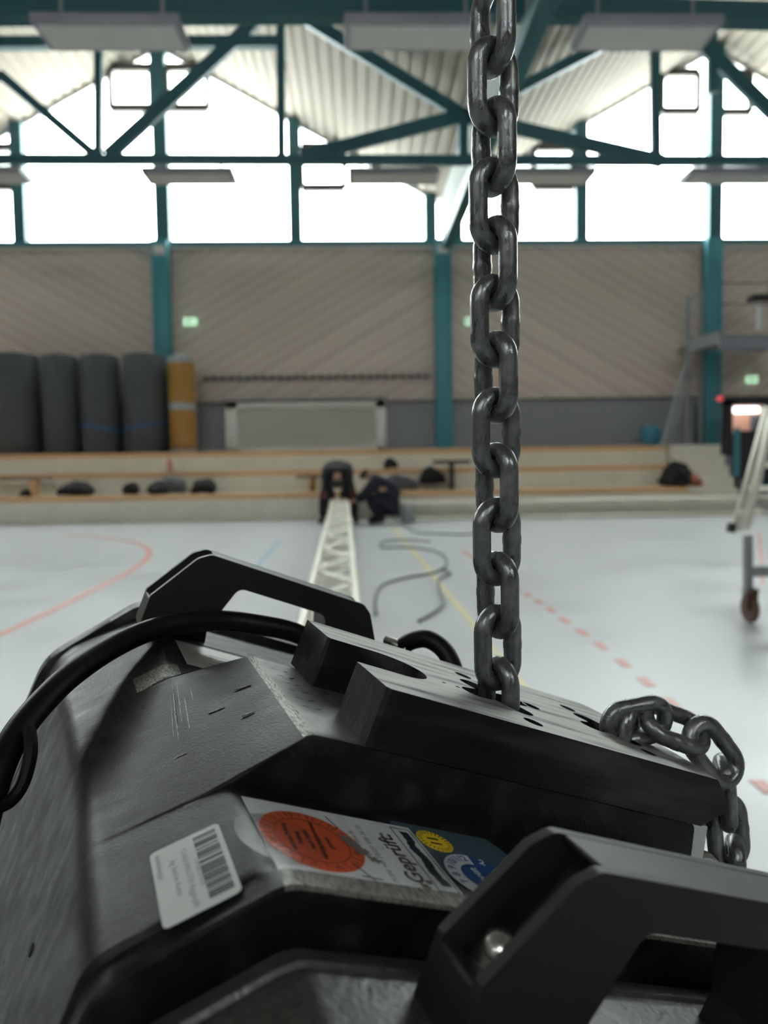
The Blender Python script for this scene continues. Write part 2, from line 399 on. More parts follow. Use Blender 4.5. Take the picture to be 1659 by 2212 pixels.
e = empty('concrete_stairs', (XE + 1.6, Y1 + 1.2, 0)); tag(e, 'pale concrete stair flight at the right end of the seating', 'stairs')
for k in range(6):
    h = (k + 1) * .218; y = Y1 + .1 + k * .31; ye = y + .31 if k < 5 else YW - .07
    x0 = XE + (-.34 if y + .31 < Y2 else .01) + .02
    x1 = P(1605 - 10 * k, 1050, y).x
    MB().box(((x0 + x1) / 2, (y + ye) / 2, h / 2), (x1 - x0, ye - y, h)).build('step', m_conc, e)

# grey rolled mats
def roll(px0, px1, ytop, Y, m, lab, grp, name='rolled_mat', cap=None):
    p = P(px0, ytop, Y); q = P(px1, ytop, Y); r = (q.x - p.x) / 2; c = Vector(((p.x + q.x) / 2, Y + r * .4, H3))
    e = empty(name, c); tag(e, lab, 'rolled mat' if not cap else 'roll', grp)
    ht = p.z - H3
    if cap:
        MB().lathe([(r * .97, .08), (r, .09), (r, ht - .16), (r * .97, ht - .15)], c, 40).build('core', m, e)
        MB().lathe([(r * .9, 0), (r * .93, .02), (r * .93, .09), (r * .9, .1)], c, 32).build('end_cap', m_silver, e)
        MB().lathe([(r * .9, ht - .17), (r * .95, ht - .15), (r * .95, ht - .03), (r * .6, ht)], c, 32).build('end_cap', m_silver, e)
        MB().lathe([(r * 1.01, ht * .44), (r * 1.015, ht * .46), (r * 1.015, ht * .49), (r * 1.01, ht * .51)], c, 32).build('tape_band', m_silver, e)
    else:
        MB().lathe([(r * .96, 0), (r, .03), (r, ht - .05), (r * .95, ht), (r * .3, ht)], c, 40).build('roll_body', m, e)
        sp = [(c.x + (.1 + (r * .85 - .1) * t / 60) * math.cos(t * .45), c.y + (.1 + (r * .85 - .1) * t / 60) * math.sin(t * .45), c.z + ht + .004) for t in range(61)]
        MB().tube(sp, .012, 5).build('spiral_edge', m_dark, e)
    return c, r
YR = 15.95
g = 'rolled grey mats on the top step'
roll(-30, 72, 765, YR, m_mat, 'dark grey rolled mat standing upright, leftmost at the photo edge', g)
roll(82, 160, 768, YR, m_mat, 'dark grey rolled mat standing upright, second from the left edge', g)
C3, r3 = roll(166, 250, 768, YR, m_mat, 'dark grey rolled mat with a blue strap, third from the left edge', g)
C4, r4 = roll(258, 350, 766, YR, m_mat, 'dark grey rolled mat with a blue strap, next to the ochre roll', g)
roll(358, 417, 768, YR, m_orange, 'ochre roll with silver end caps standing right of the grey mats', None, 'ochre_roll', cap=True)
for (cc, rr, a, s) in ((C4, r4, 'blue strap around the grey rolled mat nearest the ochre roll', 1), (C3, r3, 'blue strap around the grey rolled mats, the left one', -1)):
    pts = [(cc.x + (rr + .012) * math.cos(t * math.pi / 20), cc.y + (rr + .012) * math.sin(t * math.pi / 20), H3 + .56 + s * .08 * math.cos(t * math.pi / 20) * (1 if s > 0 else 1)) for t in range(40)]
    tag(MB().tube(pts, .022, 6, closed=True).build('lashing_strap', m_blue), a, 'strap', 'blue lashing straps')

# radiator cover
p, q = P(487, 966, YW - .3), P(834, 866, YW - .3)
e = empty('radiator_cover', ((p.x + q.x) / 2, YW - .2, H3)); tag(e, 'white framed slatted radiator cover on the wall above the top step', 'radiator cover')
z0, z1 = H3, q.z; fr = MB()
fr.box((p.x + .15, YW - .2, (z0 + z1) / 2), (.28, .26, z1 - z0)).box((q.x - .12, YW - .2, (z0 + z1) / 2), (.22, .26, z1 - z0)).box(((p.x + q.x) / 2, YW - .2, z1 - .07), (q.x - p.x, .26, .14)).box(((p.x + q.x) / 2, YW - .2, z0 + .05), (q.x - p.x, .26, .1))
fr.build('frame', m_white, e, bevel=.01)
m_slat = mat('grille_slat', (.78, .78, .70), .5)
MB().box(((p.x + q.x) / 2, YW - .11, (z0 + z1) / 2), (q.x - p.x - .1, .04, z1 - z0 - .1)).build('backing', mat('grille_backing', (.40, .40, .36), .7), e)
sl = MB(); n = 64
for k in range(n):
    x = p.x + .29 + (q.x - p.x - .51) * (k + .5) / n; sl.box((x, YW - .2, (z0 + z1) / 2), (.024, .1, z1 - z0 - .2))
sl.build('grille', m_slat, e)
MB().box(((p.x + q.x) / 2, YW - .2, z1 + .03), (q.x - p.x + .06, .3, .05)).build('top_board', m_rail, e)

# coat hook rail
p, q = P(437, 818, YW - .1), P(930, 816, YW - .1)
e = empty('coat_hook_rail', ((p.x + q.x) / 2, YW - .06, p.z)); tag(e, 'long dark rail of coat hooks on the boarded wall', 'hook rail')
MB().bar((p.x, YW - .05, p.z), (q.x, YW - .05, p.z), .05, .05).build('rail', m_rail, e)
for k in range(28):
    x = p.x + (q.x - p.x) * (k + .5) / 28
    MB().tube([(x, YW - .06, p.z + .05), (x, YW - .13, p.z + .07), (x, YW - .16, p.z - .03), (x, YW - .12, p.z - .06), (x, YW - .06, p.z - .05)], .017, 6).build('hook', m_rail, e)

# exit signs
for (px, py, sx, lab) in ((411, 695, .30, 'small glowing green exit sign right of the left teal column'), (1013, 694, .18, 'small glowing green exit sign just left of the chain'), (1624, 820, .26, 'small glowing green exit sign under the balcony')):
    c = P(px, py, YW - .12); e = empty('exit_sign', c - Vector((0, 0, .1))); tag(e, lab, 'exit sign', 'green exit signs')
    MB().box(c, (sx, .08, .17)).build('housing', m_green, e, bevel=.02)
    MB().box(c + Vector((-.04, -.045, 0)), (.05, .01, .1)).box(c + Vector((.05, -.045, 0)), (.07, .01, .03)).build('pictogram', m_white, e)
    MB().box(c + Vector((0, .07, 0)), (sx * .6, .1, .06)).build('bracket', m_grey, e)

# ------------------------------------------------------------------ balcony at right
e = empty('judges_balcony', (P(1600, 730, 15.6).x, 15.8, 0)); tag(e, 'dark steel balcony platform with thin railing on the right wall', 'balcony')
a, c_ = P(1555, 722, 15.0), P(1760, 722, 15.0)
b0 = P(1487, 740, 14.2)
MB().box(((a.x + c_.x) / 2, 16.0, a.z - .04), (c_.x - a.x, 1.9, .08)).build('deck', m_steelgrey, e)
MB().box(((a.x + c_.x) / 2, 15.0, a.z - .2), (c_.x - a.x, .08, .26)).build('edge_beam', m_grey, e)
MB().bar(P(1484, 750, 15.8), P(1556, 728, 15.1), .08, .26).build('side_beam', m_grey, e)
for (u, v, y) in (((1484, 640), (1484, 960), 15.8), ((1515, 632), (1512, 960), 16.4)): MB().bar(P(*u, y), P(*v, y), .07, .07).build('post', m_grey, e)
MB().bar(P(1484, 648, 15.8), P(1520, 632, 15.6), .03, .05).build('handrail', m_grey, e)
MB().bar(P(1556, 612, 15.0), P(1780, 612, 15.0), .02, .02).bar(P(1556, 657, 15.0), P(1780, 657, 15.0), .02, .02).build('rail_wires', m_dark, e)
MB().bar(P(1478, 800, 15.6), P(1432, 965, 15.3), .06, .06).bar(P(1490, 810, 16.0), P(1446, 965, 15.7), .06, .06).build('stair_stringer', m_steelgrey, e)
e = empty('loudspeaker_stand', P(1643, 712, 15.6)); tag(e, 'white post with a dark top standing on the balcony deck', 'stand')
MB().bar(P(1643, 712, 15.6), P(1643, 655, 15.6), .14, .14).build('post', m_white, e, bevel=.03)
MB().box(P(1650, 643, 15.6), (.6, .3, .12)).build('tray', m_dark, e, bevel=.02)
# door and doorway
def pane(px0, py0, px1, py1, Y, th=.06):
    p, q = P(px0, py1, Y), P(px1, py0, Y); return Vector(((p.x + q.x) / 2, Y, (p.z + q.z) / 2)), (q.x - p.x, th, q.z - p.z)
e = struct(empty('door_1', P(1530, 955, YW - .1)))
c, d = pane(1502, 872, 1556, 958, YW - .12); MB().box(c, d).build('door_leaf', m_door, e, bevel=.01)
MB().box(c + Vector((d[0] / 2 - .1, -.06, -.05)), (.14, .05, .04)).build('door_handle', m_steelgrey, e)
e = empty('entrance_portal', P(1620, 1000, 14.9)); tag(e, 'dark doorway with lit opening beyond the ladder at the right edge', 'doorway')
for (x0_, y0_, x1_, y1_) in ((1560, 866, 1582, 985), (1590, 930, 1645, 1035), (1560, 860, 1700, 876), (1645, 876, 1700, 1060)):
    c, d = pane(x0_, y0_, x1_, y1_, 15.2); MB().box(c, d).build('dark_panel', m_dark, e)
c, d = pane(1585, 925, 1598, 1030, 15.1); MB().box(c, d).build('teal_edge', m_tealpost, e)
c, d = pane(1640, 930, 1650, 1050, 15.1); MB().box(c, d).build('teal_edge', m_tealpost, e)
c, d = pane(1578, 872, 1650, 935, 15.6); MB().box(c, d).build('lit_room_wall', m_room, e)
c, d = pane(1622, 898, 1650, 930, 15.5); MB().box(c, d).build('picture', m_grey, e)
c, d = pane(1583, 878, 1641, 893, 15.3, .08); MB().box(c, d).build('tube_light', m_tube, e, bevel=.04)
c = P(1555, 867, 15.0); tag(MB().lathe([(.03, 0), (.07, .03), (.07, .08), (.02, .12)], c, 16).build('signal_lamp', m_redlamp), 'small red lamp above the petrol door', 'lamp')
# blue container
c = P(1405, 948, 16.2); tag(MB().lathe([(.13, 0), (.2, .1), (.23, .25), (.21, .40), (.15, .45), (.05, .46)], (c.x, c.y, H3), 24).build('blue_bucket', m_bluebag), 'round blue plastic bucket on the top step', 'bucket')

# benches on the steps
def bench(px0, px1, pyt, Y, zb, lab):
    p, q = P(px0, pyt, Y), P(px1, pyt, Y); zt = p.z
    e = empty('wooden_bench', ((p.x + q.x) / 2, Y, zb)); tag(e, lab, 'bench', 'low benches on the lowest step')
    MB().box(((p.x + q.x) / 2, Y, zt), (q.x - p.x, .28, .06)).build('seat', mat('bench_brown', (.17, .12, .09), .6), e, bevel=.01)
    for x in (p.x + .3, q.x - .3):
        MB().box((x, Y, (zb + zt) / 2), (.1, .24, zt - zb - .02)).build('leg', m_plank, e, bevel=.01)
bench(-60, 110, 1036, 14.0, H1, 'low brown bench on the lowest step at the left edge')
bench(640, 712, 1030, 14.0, H1, 'low brown bench on the lowest step left of the bending person')
# piles of clothes / bags
m_cloth_g = mat('grey_cloth', (.10, .11, .11), .85)
def lump(px, py, wpx, hpx, Y, zb, m, name, lab, cat, grp=None, seed=1):
    c = P(px, py, Y); wd = wpx * Y / F / 2; ht = hpx * Y / F
    bm = bmesh.new(); bmesh.ops.create_icosphere(bm, subdivisions=4, radius=1)
    rnd = random.Random(seed); ph = [rnd.uniform(0, 6) for _ in range(6)]
    for v in bm.verts:
        n = v.co.copy(); k = 1 + .16 * math.sin(3 * n.x + ph[0]) + .10 * math.sin(5 * n.y + ph[1] + 2 * n.z) + .06 * math.sin(9 * n.x + ph[2]) * math.cos(7 * n.z + ph[3])
        v.co = Vector((n.x * wd * k, n.y * .22 * k, max(n.z, -.35) * ht * .72 * k))
    zmin = min(v.co.z for v in bm.verts)
    for v in bm.verts: v.co.z -= zmin; v.co += Vector((c.x, Y, zb))
    o = MB(); o.b.free(); o.b = bm; return tag(o.build(name, m, ang=180), lab, cat, grp)
gC = 'dark clothing and bags left on the seating steps'
lump(160, 1050, 85, 26, 14.0, H1, m_black, 'jacket_pile', 'flat pile of black clothing on the lowest step, right of the left bench', 'clothing', gC, 1)
lump(58, 1055, 30, 14, 14.0, H1, m_black, 'cap', 'small black cap under the left bench', 'clothing', gC, 2)
lump(283, 1050, 38, 24, 14.0, H1, m_black, 'black_bag', 'small rounded black bag on the lowest step, left of the grey jacket', 'bag', gC, 3)
lump(345, 1050, 60, 24, 14.0, H1, m_black, 'black_bag', 'black bag leaning against the grey jacket on the lowest step', 'bag', gC, 4)
lump(376, 1045, 48, 38, 14.1, H1, m_cloth_g, 'grey_jacket', 'grey jacket heaped on the lowest step beside black bags', 'clothing', gC, 5)
lump(440, 1048, 46, 32, 14.0, H1, m_black, 'black_bag', 'black bag alone on the lowest step, right of the grey jacket', 'bag', gC, 6)
lump(1462, 1040, 80, 46, 13.9, H1, m_black, 'large_black_bag', 'large black holdall at the right end of the lowest step', 'bag', gC, 7)
lump(1497, 1044, 34, 24, 13.8, H1, mat('orange_brown_cloth', (.3, .1, .05), .7), 'orange_brown_cloth', 'orange brown cloth beside the large black holdall', 'clothing', None, 8)
lump(845, 1018, 30, 22, 14.9, H2, m_black, 'black_case', 'small black case on the middle step right of the people', 'bag', gC, 9)
lump(865, 1040, 70, 34, 14.0, H1, mat('grey_blue_cloth', (.09, .09, .11), .8), 'work_jacket', 'grey work jacket on the lowest step right of the crouching person', 'clothing', gC, 10)
lump(935, 1012, 60, 36, 14.1, H1 + .1, m_black, 'tool_bag', 'black tool bag on the lowest step left of the chain', 'bag', gC, 11)
lump(893, 1022, 26, 20, 14.2, H1, mat('yellow_pad', (.5, .33, .08), .6), 'yellow_pouch', 'yellow pouch on the lowest step left of the tool bag', 'pouch', None, 12)
c = P(975, 998, 14.2); tag(MB().box((c.x, c.y, c.z), (.7, .3, .07)).box((c.x, c.y, (c.z + H1) / 2), (.08, .2, c.z - H1)).build('folding_table', m_dark), 'small dark folding table on the lowest step left of the chain', 'table')
# shoes on floor
c = PZ(293, 1124) + Vector((0, -.2, 0)); e = empty('pair_of_shoes', c); tag(e, 'pair of grey shoes on the floor in front of the lowest step', 'shoes')
for s in (-.11, .11):
    x = c.x + s; bm = MB()
    bm.tube([(x, c.y + .12, .05), (x, c.y + .04, .055), (x, c.y - .08, .04), (x, c.y - .15, .03)], [.045, .05, .045, .03], 12); bm.build('shoe', m_steelgrey, e)
# red bottle
c = P(367, 1010, 14.7); tag(MB().lathe([(.05, 0), (.055, .02), (.055, .2), (.02, .27), (.02, .32)], (c.x, c.y, H2), 20).build('drink_bottle', mat('pink_red_plastic', (.5, .22, .18), .4)), 'pinkish red drink bottle standing on the middle step', 'bottle')

# ------------------------------------------------------------------ people
def skin(name, verts, edges, rad, m, parent, root=0, sub=2):
    me = bpy.data.meshes.new(name); me.from_pydata([Vector(v) for v in verts], edges, []); me.materials.append(m)
    o = bpy.data.objects.new(name, me); COL.objects.link(o); o.parent = parent; o.matrix_parent_inverse = PI.get(parent.name, Matrix())
    md = o.modifiers.new('skin', 'SKIN'); md.use_smooth_shade = True
    for i, r in enumerate(rad):
        d = me.skin_vertices[0].data[i]; d.radius = (r, r); d.use_root = (i == root)
    s = o.modifiers.new('sub', 'SUBSURF'); s.levels = s.render_levels = sub
    return o
def person(base, J, lab, tops, legs, hair_at):
    e = empty('person', base); tag(e, lab, 'person')
    N = list(J); ix = {n: i for i, n in enumerate(N)}; V = [Vector(base) + Vector(J[n][:3]) for n in N]; Rd = [J[n][3] for n in N]
    E = [('pelvis', 'waist'), ('waist', 'chest'), ('chest', 'neck'), ('neck', 'head'), ('head', 'crown')]
    for s in 'lr':
        E += [('chest', 'sh_' + s), ('sh_' + s, 'el_' + s), ('el_' + s, 'wr_' + s), ('wr_' + s, 'ha_' + s), ('pelvis', 'hip_' + s), ('hip_' + s, 'kn_' + s), ('kn_' + s, 'an_' + s), ('an_' + s, 'to_' + s)]
        for k in range(4): E.append(('ha_' + s, 'f%d_' % k + s))
    E = [(ix[a], ix[b]) for a, b in E]
    skin('body', V, E, Rd, m_skin, e)
    def sub(name, names, edges, grow, m):
        ii = {n: i for i, n in enumerate(names)}
        skin(name, [Vector(base) + Vector(J[n][:3]) for n in names], [(ii[a], ii[b]) for a, b in edges], [J[n][3] + grow for n in names], m, e)
    sub('jacket', ['pelvis', 'waist', 'chest', 'neck', 'sh_l', 'el_l', 'wr_l', 'sh_r', 'el_r', 'wr_r'],
        [('pelvis', 'waist'), ('waist', 'chest'), ('chest', 'neck'), ('chest', 'sh_l'), ('sh_l', 'el_l'), ('el_l', 'wr_l'), ('chest', 'sh_r'), ('sh_r', 'el_r'), ('el_r', 'wr_r')], .05, tops)
    sub('trousers', ['pelvis', 'hip_l', 'kn_l', 'an_l', 'hip_r', 'kn_r', 'an_r'], [('pelvis', 'hip_l'), ('hip_l', 'kn_l'), ('kn_l', 'an_l'), ('pelvis', 'hip_r'), ('hip_r', 'kn_r'), ('kn_r', 'an_r')], .035, legs)
    for s in 'lr':
        a = Vector(base) + Vector(J['an_' + s][:3]); t = Vector(base) + Vector(J['to_' + s][:3])
        MB().tube([a + (a - t) * .25, a, (a + t) / 2, t, t + (t - a) * .1], [.04, .055, .052, .048, .02], 12).build('shoe', m_black, e)
    h = Vector(base) + Vector(J['head'][:3]); cr = Vector(base) + Vector(J['crown'][:3]); n = Vector(base) + Vector(J['neck'][:3])
    MB().tube([h, (h + cr) / 2, cr, cr + (cr - h) * .35], [.07, .105, .095, .03], 14).build('hair', m_hair, e)
    return e
def fingers(J, s, d):
    hx, hy, hz, _ = J['ha_' + s]
    for k in range(4): J['f%d_' % k + s] = (hx + (k - 1.5) * .022, hy + d[1], hz + d[2], .009)
# person A: bent forward over the truss end, facing the camera
J = {'pelvis': (0, .35, .86, .13), 'waist': (0, .2, .98, .13), 'chest': (0, -.02, .93, .14), 'neck': (0, -.16, .82, .05), 'head': (0, -.22, .74, .075), 'crown': (0, -.26, .66, .075)}
for s, q in (('l', -1), ('r', 1)):
    J.update({'sh_' + s: (q * .19, -.06, .88, .06), 'el_' + s: (q * .17, -.14, .62, .042), 'wr_' + s: (q * .07, -.2, .44, .03), 'ha_' + s: (q * .05, -.22, .37, .033),
              'hip_' + s: (q * .11, .33, .82, .1), 'kn_' + s: (q * .24, .2, .45, .065), 'an_' + s: (q * .27, .28, .09, .045), 'to_' + s: (q * .30, .06, .05, .035)})
    fingers(J, s, (0, -.02, -.07))
pb = P(731, 1112, 12.6); pb = Vector((pb.x, 12.5, 0))
pA = person(pb, J, 'person in black bending forward over the far end of the floor truss', m_black, m_black, None)
for q in (-1, 1):
    MB().tube([pb + Vector((q * .17, .13, .72)), pb + Vector((q * .215, .09, .58)), pb + Vector((q * .25, .105, .42))], [.03, .035, .02], 8).build('red_trouser_flash', m_red, pA)
# person B: squatting to the right, facing left
J = {'pelvis': (.24, 0, .34, .15), 'waist': (.2, 0, .54, .20), 'chest': (.06, 0, .72, .20), 'neck': (-.1, -.02, .80, .055), 'head': (-.19, -.03, .81, .078), 'crown': (-.25, -.03, .86, .078)}
for s, q in (('l', -1), ('r', 1)):
    J.update({'sh_' + s: (-.02, q * .2, .72, .065), 'el_' + s: (-.2, q * .2, .50, .044), 'wr_' + s: (-.36, q * .12, .40, .03), 'ha_' + s: (-.43, q * .1, .38, .033),
              'hip_' + s: (.2, q * .13, .32, .11), 'kn_' + s: (-.16, q * .22, .42, .075), 'an_' + s: (.06, q * .2, .09, .05), 'to_' + s: (-.14, q * .22, .05, .038)})
    hx, hy, hz, _ = J['ha_' + s]
    for k in range(4): J['f%d_' % k + s] = (hx - .07, hy + (k - 1.5) * .022, hz - .03, .009)
pb2 = P(806, 1115, 12.6); person(Vector((pb2.x + .08, 12.6, 0)), J, 'person in dark navy crouching beside the truss end, facing left', m_navy, m_navy, None)

# ------------------------------------------------------------------ floor things
def lattice(name, A, B, w_, h_, lab, n, r=.025, z0=.03, flip=False, grp=None, box=True):
    A, B = Vector(A), Vector(B); t = (B - A).normalized(); s = t.cross(Vector((0, 0, 1))).normalized() * w_ / 2
    e = empty(name, A); tag(e, lab, 'truss', grp)
    u = Vector((0, 0, h_))
    for k, (sx, uz) in enumerate(((-1, 0), (1, 0), (-1, 1), (1, 1))):
        MB().tube([A + s * sx + u * uz, B + s * sx + u * uz], r, 10).build('chord', m_alu, e)
    L = (B - A)
    for i in range(n + 1):
        for uz in (0, 1): MB().tube([A + L * i / n - s + u * uz, A + L * i / n + s + u * uz], r * .5, 8).build('rung', m_alu, e)
    for sd in (-1, 1):
        m = MB()
        for i in range(n):
            a0 = A + L * i / n + s * sd; a1 = A + L * (i + 1) / n + s * sd
            m.tube([a0 + u * (i % 2), a1 + u * ((i + 1) % 2)], r * .4, 6)
        m.build('side_lacing', m_alu, e)
    m = MB()
    for i in range(n):
        a0 = A + L * i / n; a1 = A + L * (i + 1) / n
        for uz in (0, 1): m.tube([a0 + s * (1 if i % 2 else -1) + u * uz, a1 + s * (-1 if i % 2 else 1) + u * uz], r * .4, 6)
    m.build('cross_lacing', m_alu, e)
    return e
# long truss: top far end at (735,1085), top near end about (715,1345)
At = PZ(735, 1084, .42); Bt = PZ(706, 1420, .30)
h_ = .24
A = Vector((Bt.x, Bt.y, Bt.z - h_)); B = Vector((At.x, At.y, At.z - h_))
lattice('aluminium_truss', A, B, .245, h_, 'long pale aluminium truss on the floor leading to the two people', 17, r=.022)
p, q = P(872, 1108, 12.9), P(1700, 1094, 12.9)
lattice('aluminium_truss', (p.x, 13.0, .03), (q.x, 13.0, .03), .25, .28, 'silver aluminium truss lying across along the lowest step behind the chain', 20, r=.024)
c = PZ(618, 1118); tag(MB().box((c.x, c.y, .04), (.34, .2, .07)).build('floor_bag', m_black, bevel=.02), 'small flat black case on the floor left of the bending person', 'case')
e = empty('flight_case', PZ(880, 1112)); tag(e, 'small grey metal case standing at the end of the crosswise truss', 'case')
c, d = pane(868, 1070, 893, 1112, 12.7, .3); MB().box((c.x, c.y, d[2] / 2), (d[0], .3, d[2])).build('body', m_steelgrey, e, bevel=.015); MB().box((c.x, c.y, d[2]), (d[0] + .03, .32, .03)).build('lid', m_alu, e)

def decal(pts, wd, m, name='court_line', closed=False, th=.003):
    pts = [Vector((p.x, p.y, 0)) for p in pts]; L = []; Rr = []
    for i, p in enumerate(pts):
        t = (pts[min(i + 1, len(pts) - 1)] - pts[max(i - 1, 0)]).normalized(); n = Vector((-t.y, t.x, 0)) * wd / 2; L.append(p + n); Rr.append(p - n)
    b = MB()
    for i in range(len(pts) - 1): b.prism([L[i], L[i + 1], Rr[i + 1], Rr[i]], (0, 0, th))
    return b.build(name, m, f)
def spline(ctrl, n=8):
    out = []
    c = [ctrl[0]] + list(ctrl) + [ctrl[-1]]
    for i in range(1, len(c) - 2):
        p0, p1, p2, p3 = (Vector(v) for v in c[i - 1:i + 3])
        for k in range(n):
            t = k / n; out.append(.5 * ((2 * p1) + (p2 - p0) * t + (2 * p0 - 5 * p1 + 4 * p2 - p3) * t * t + (3 * p1 - p0 - 3 * p2 + p3) * t ** 3))
    out.append(Vector(c[-2])); return out
decal(spline([PZ(*a) for a in ((-120, 1425), (0, 1371), (100, 1325), (200, 1275), (280, 1235), (318, 1205), (320, 1188), (290, 1172), (230, 1162), (140, 1156))]), .06, m_lred)
decal([PZ(605, 1168), PZ(512, 1270)], .055, m_lblue); decal([PZ(512, 1270), PZ(430, 1362)], .055, m_lred)
decal([PZ(845, 1135), PZ(900, 1200), PZ(1000, 1322), PZ(1200, 1570)], .045, m_lyel)
dash = [(1118, 1272), (1140, 1285), (1164, 1300), (1190, 1318), (1219, 1340), (1257, 1366), (1297, 1395), (1345, 1432), (1395, 1473), (1450, 1519), (1510, 1575), (1580, 1640), (1650, 1700)]
for i, (x, y) in enumerate(dash):
    x2, y2 = dash[i + 1] if i + 1 < len(dash) else (1730, 1770)
    a, c = PZ(x, y), PZ(x2, y2); decal([a - (c - a) * .22, a + (c - a) * .22], .045, m_lred, 'court_line_dash')
decal([PZ(1000, 1190), PZ(1110, 1262)], .04, m_lred)
decal([PZ(1640, 1150), PZ(1648, 1260)], .03, m_lred)
# floor cables
def fcable(ctrl, lab, r=.011):
    pts = [Vector((p.x, p.y, r)) for p in spline([PZ(*a) for a in ctrl], 8)]
    tag(MB().tube(pts, r, 8).build('floor_cable', m_cable), lab, 'cable', 'cables on the hall floor')
fcable(((905, 1345), (940, 1325), (958, 1305), (950, 1280), (948, 1255), (972, 1240), (950, 1232)), 'dark cable curling on the floor just behind the hoist plate')
fcable(((812, 1330), (812, 1292), (830, 1265), (880, 1250), (935, 1240), (965, 1222), (955, 1200), (920, 1188), (870, 1184), (825, 1184), (830, 1172), (880, 1168), (930, 1172)), 'dark cable winding across the yellow line towards the people')
fcable(((850, 1120), (880, 1140), (900, 1152), (950, 1155), (1010, 1156), (1030, 1150)), 'dark cable ending just left of the chain')
fcable(((900, 1110), (1000, 1114), (1120, 1110), (1300, 1106), (1500, 1100), (1620, 1098)), 'dark cable along the foot of the crosswise truss')

# ------------------------------------------------------------------ ladder and scaffold at right
YL = 5.6
e = empty('stepladder', P(1600, 1140, YL)); tag(e, 'silver aluminium stepladder leaning at the right edge', 'ladder')
def rail(a, c, Y0, Y1, w_=.075, d_=.03): MB().bar(P(*a, Y0), P(*c, Y1), d_, w_, up=(1, 0, 0)).build('side_rail', m_alu, e, bevel=.004)
rail((1662, 880), (1590, 1146), YL, YL); rail((1612, 1145), (1668, 900), YL - .3, YL - .3, .05)
for (x, y) in ((1655, 955), (1638, 1005), (1619, 1057), (1602, 1108)):
    MB().bar(P(x, y, YL - .02), P(x + 45, y - 1, YL - .3), .05, .045).build('rung', m_alu, e, bevel=.004)
MB().bar(P(1582, 1130, YL), P(1578, 1150, YL), .05, .05).build('foot', m_dark, e)
e = empty('wheeled_scaffold', PZ(1620, 1345)); tag(e, 'grey steel wheeled scaffold leg with a brown caster at the right edge', 'scaffold')
YS = PZ(1620, 1345).y
MB().bar(P(1615, 1155, YS), P(1616, 1282, YS), .045, .045, up=(0, 1, 0)).build('leg', m_steelgrey, e, bevel=.004)
MB().bar(P(1616, 1234, YS), P(1800, 1230, YS), .05, .065).build('cross_bar', m_steelgrey, e, bevel=.004)
c = P(1620, 1312, YS)
MB().lathe([(.03, -.014), (.082, -.018), (.088, -.01), (.088, .01), (.082, .018), (.03, .014)], Vector((c.x, c.y, .088)), 28, axis='X').build('caster_wheel', m_rust, e)
MB().box((c.x - .03, c.y, .14), (.008, .06, .12)).box((c.x + .03, c.y, .14), (.008, .06, .12)).box((c.x, c.y, .2), (.07, .07, .02)).build('caster_fork', m_rust, e)

# ------------------------------------------------------------------ chain hoist in the foreground
HR = Matrix(((0.85969346, -0.35473889, 0.36754247), (0.35177913, 0.93286551, 0.07754601), (-0.37037628, 0.06262797, 0.92676812)))
HO = Vector((-0.0267741, 0.37328456, 0.9218231))
hoist = empty('chain_hoist', world_children=False); hoist.matrix_world = Matrix.Translation(HO) @ HR.to_4x4()
tag(hoist, 'large black electric chain hoist with forked steel plate lying tilted in the foreground', 'chain hoist')
HM = Matrix.Translation(HO) @ HR.to_4x4()
def wear_mat(name, col, col2, rough, bump, scale, stretch, lo, hi, spec=.22, fine=900, pits=0.0):
    m = mat(name, col, rough, bump=0, scale=scale, stretch=stretch, spec=spec, detail=8); nt = m.node_tree; L = nt.links; b_ = nt.nodes['Principled BSDF']
    nz = [n for n in nt.nodes if n.type == 'TEX_NOISE'][0]; mx = [n for n in nt.nodes if n.type == 'MIX'][0]
    mx.inputs[6].default_value = (*col, 1); mx.inputs[7].default_value = (*col2, 1)
    mr = nt.nodes.new('ShaderNodeMapRange'); mr.inputs[1].default_value = lo; mr.inputs[2].default_value = hi
    L.new(nz.outputs[0], mr.inputs[0]); L.new(mr.outputs[0], mx.inputs[0])
    r2 = nt.nodes.new('ShaderNodeMapRange'); r2.inputs[1].default_value = .3; r2.inputs[2].default_value = .7; r2.inputs[3].default_value = rough - .08; r2.inputs[4].default_value = rough + .1
    L.new(nz.outputs[0], r2.inputs[0]); L.new(r2.outputs[0], b_.inputs['Roughness'])
    n2 = nt.nodes.new('ShaderNodeTexNoise'); n2.inputs['Scale'].default_value = fine; n2.inputs['Detail'].default_value = 5
    tc = [n for n in nt.nodes if n.type == 'MAPPING'][0]; L.new(tc.outputs[0], n2.inputs[0])
    ad = nt.nodes.new('ShaderNodeMath'); ad.operation = 'MULTIPLY_ADD'; ad.inputs[1].default_value = .5
    L.new(nz.outputs[0], ad.inputs[0]); L.new(n2.outputs[0], ad.inputs[2])
    bp = nt.nodes.new('ShaderNodeBump'); bp.inputs['Strength'].default_value = bump; bp.inputs['Distance'].default_value = .0006
    L.new(ad.outputs[0], bp.inputs['Height']); L.new(bp.outputs[0], b_.inputs['Normal'])
    return m
m_body = wear_mat('black_cast_housing', (.007, .007, .0078), (.028, .027, .025), .35, .34, 70, (1, 1.7, 1), .5, .75, fine=900)
m_cover = wear_mat('worn_cast_cover', (.09, .09, .087), (.17, .17, .16), .34, .6, 90, (1, 1, 1), .55, .8, fine=500)
m_plate = wear_mat('blackened_steel_plate', (.009, .009, .011), (.05, .048, .045), .40, .35, 70, (.18, 1.6, 1), .5, .72, fine=350)
m_scuff_sheen = wear_mat('scuffed_steel_sheen', (.27, .265, .255), (.03, .03, .032), .52, .6, 90, (.16, 1.6, 1), .52, .72, fine=300)  # scuffs are wear; the pale base paints in the grazing reflection
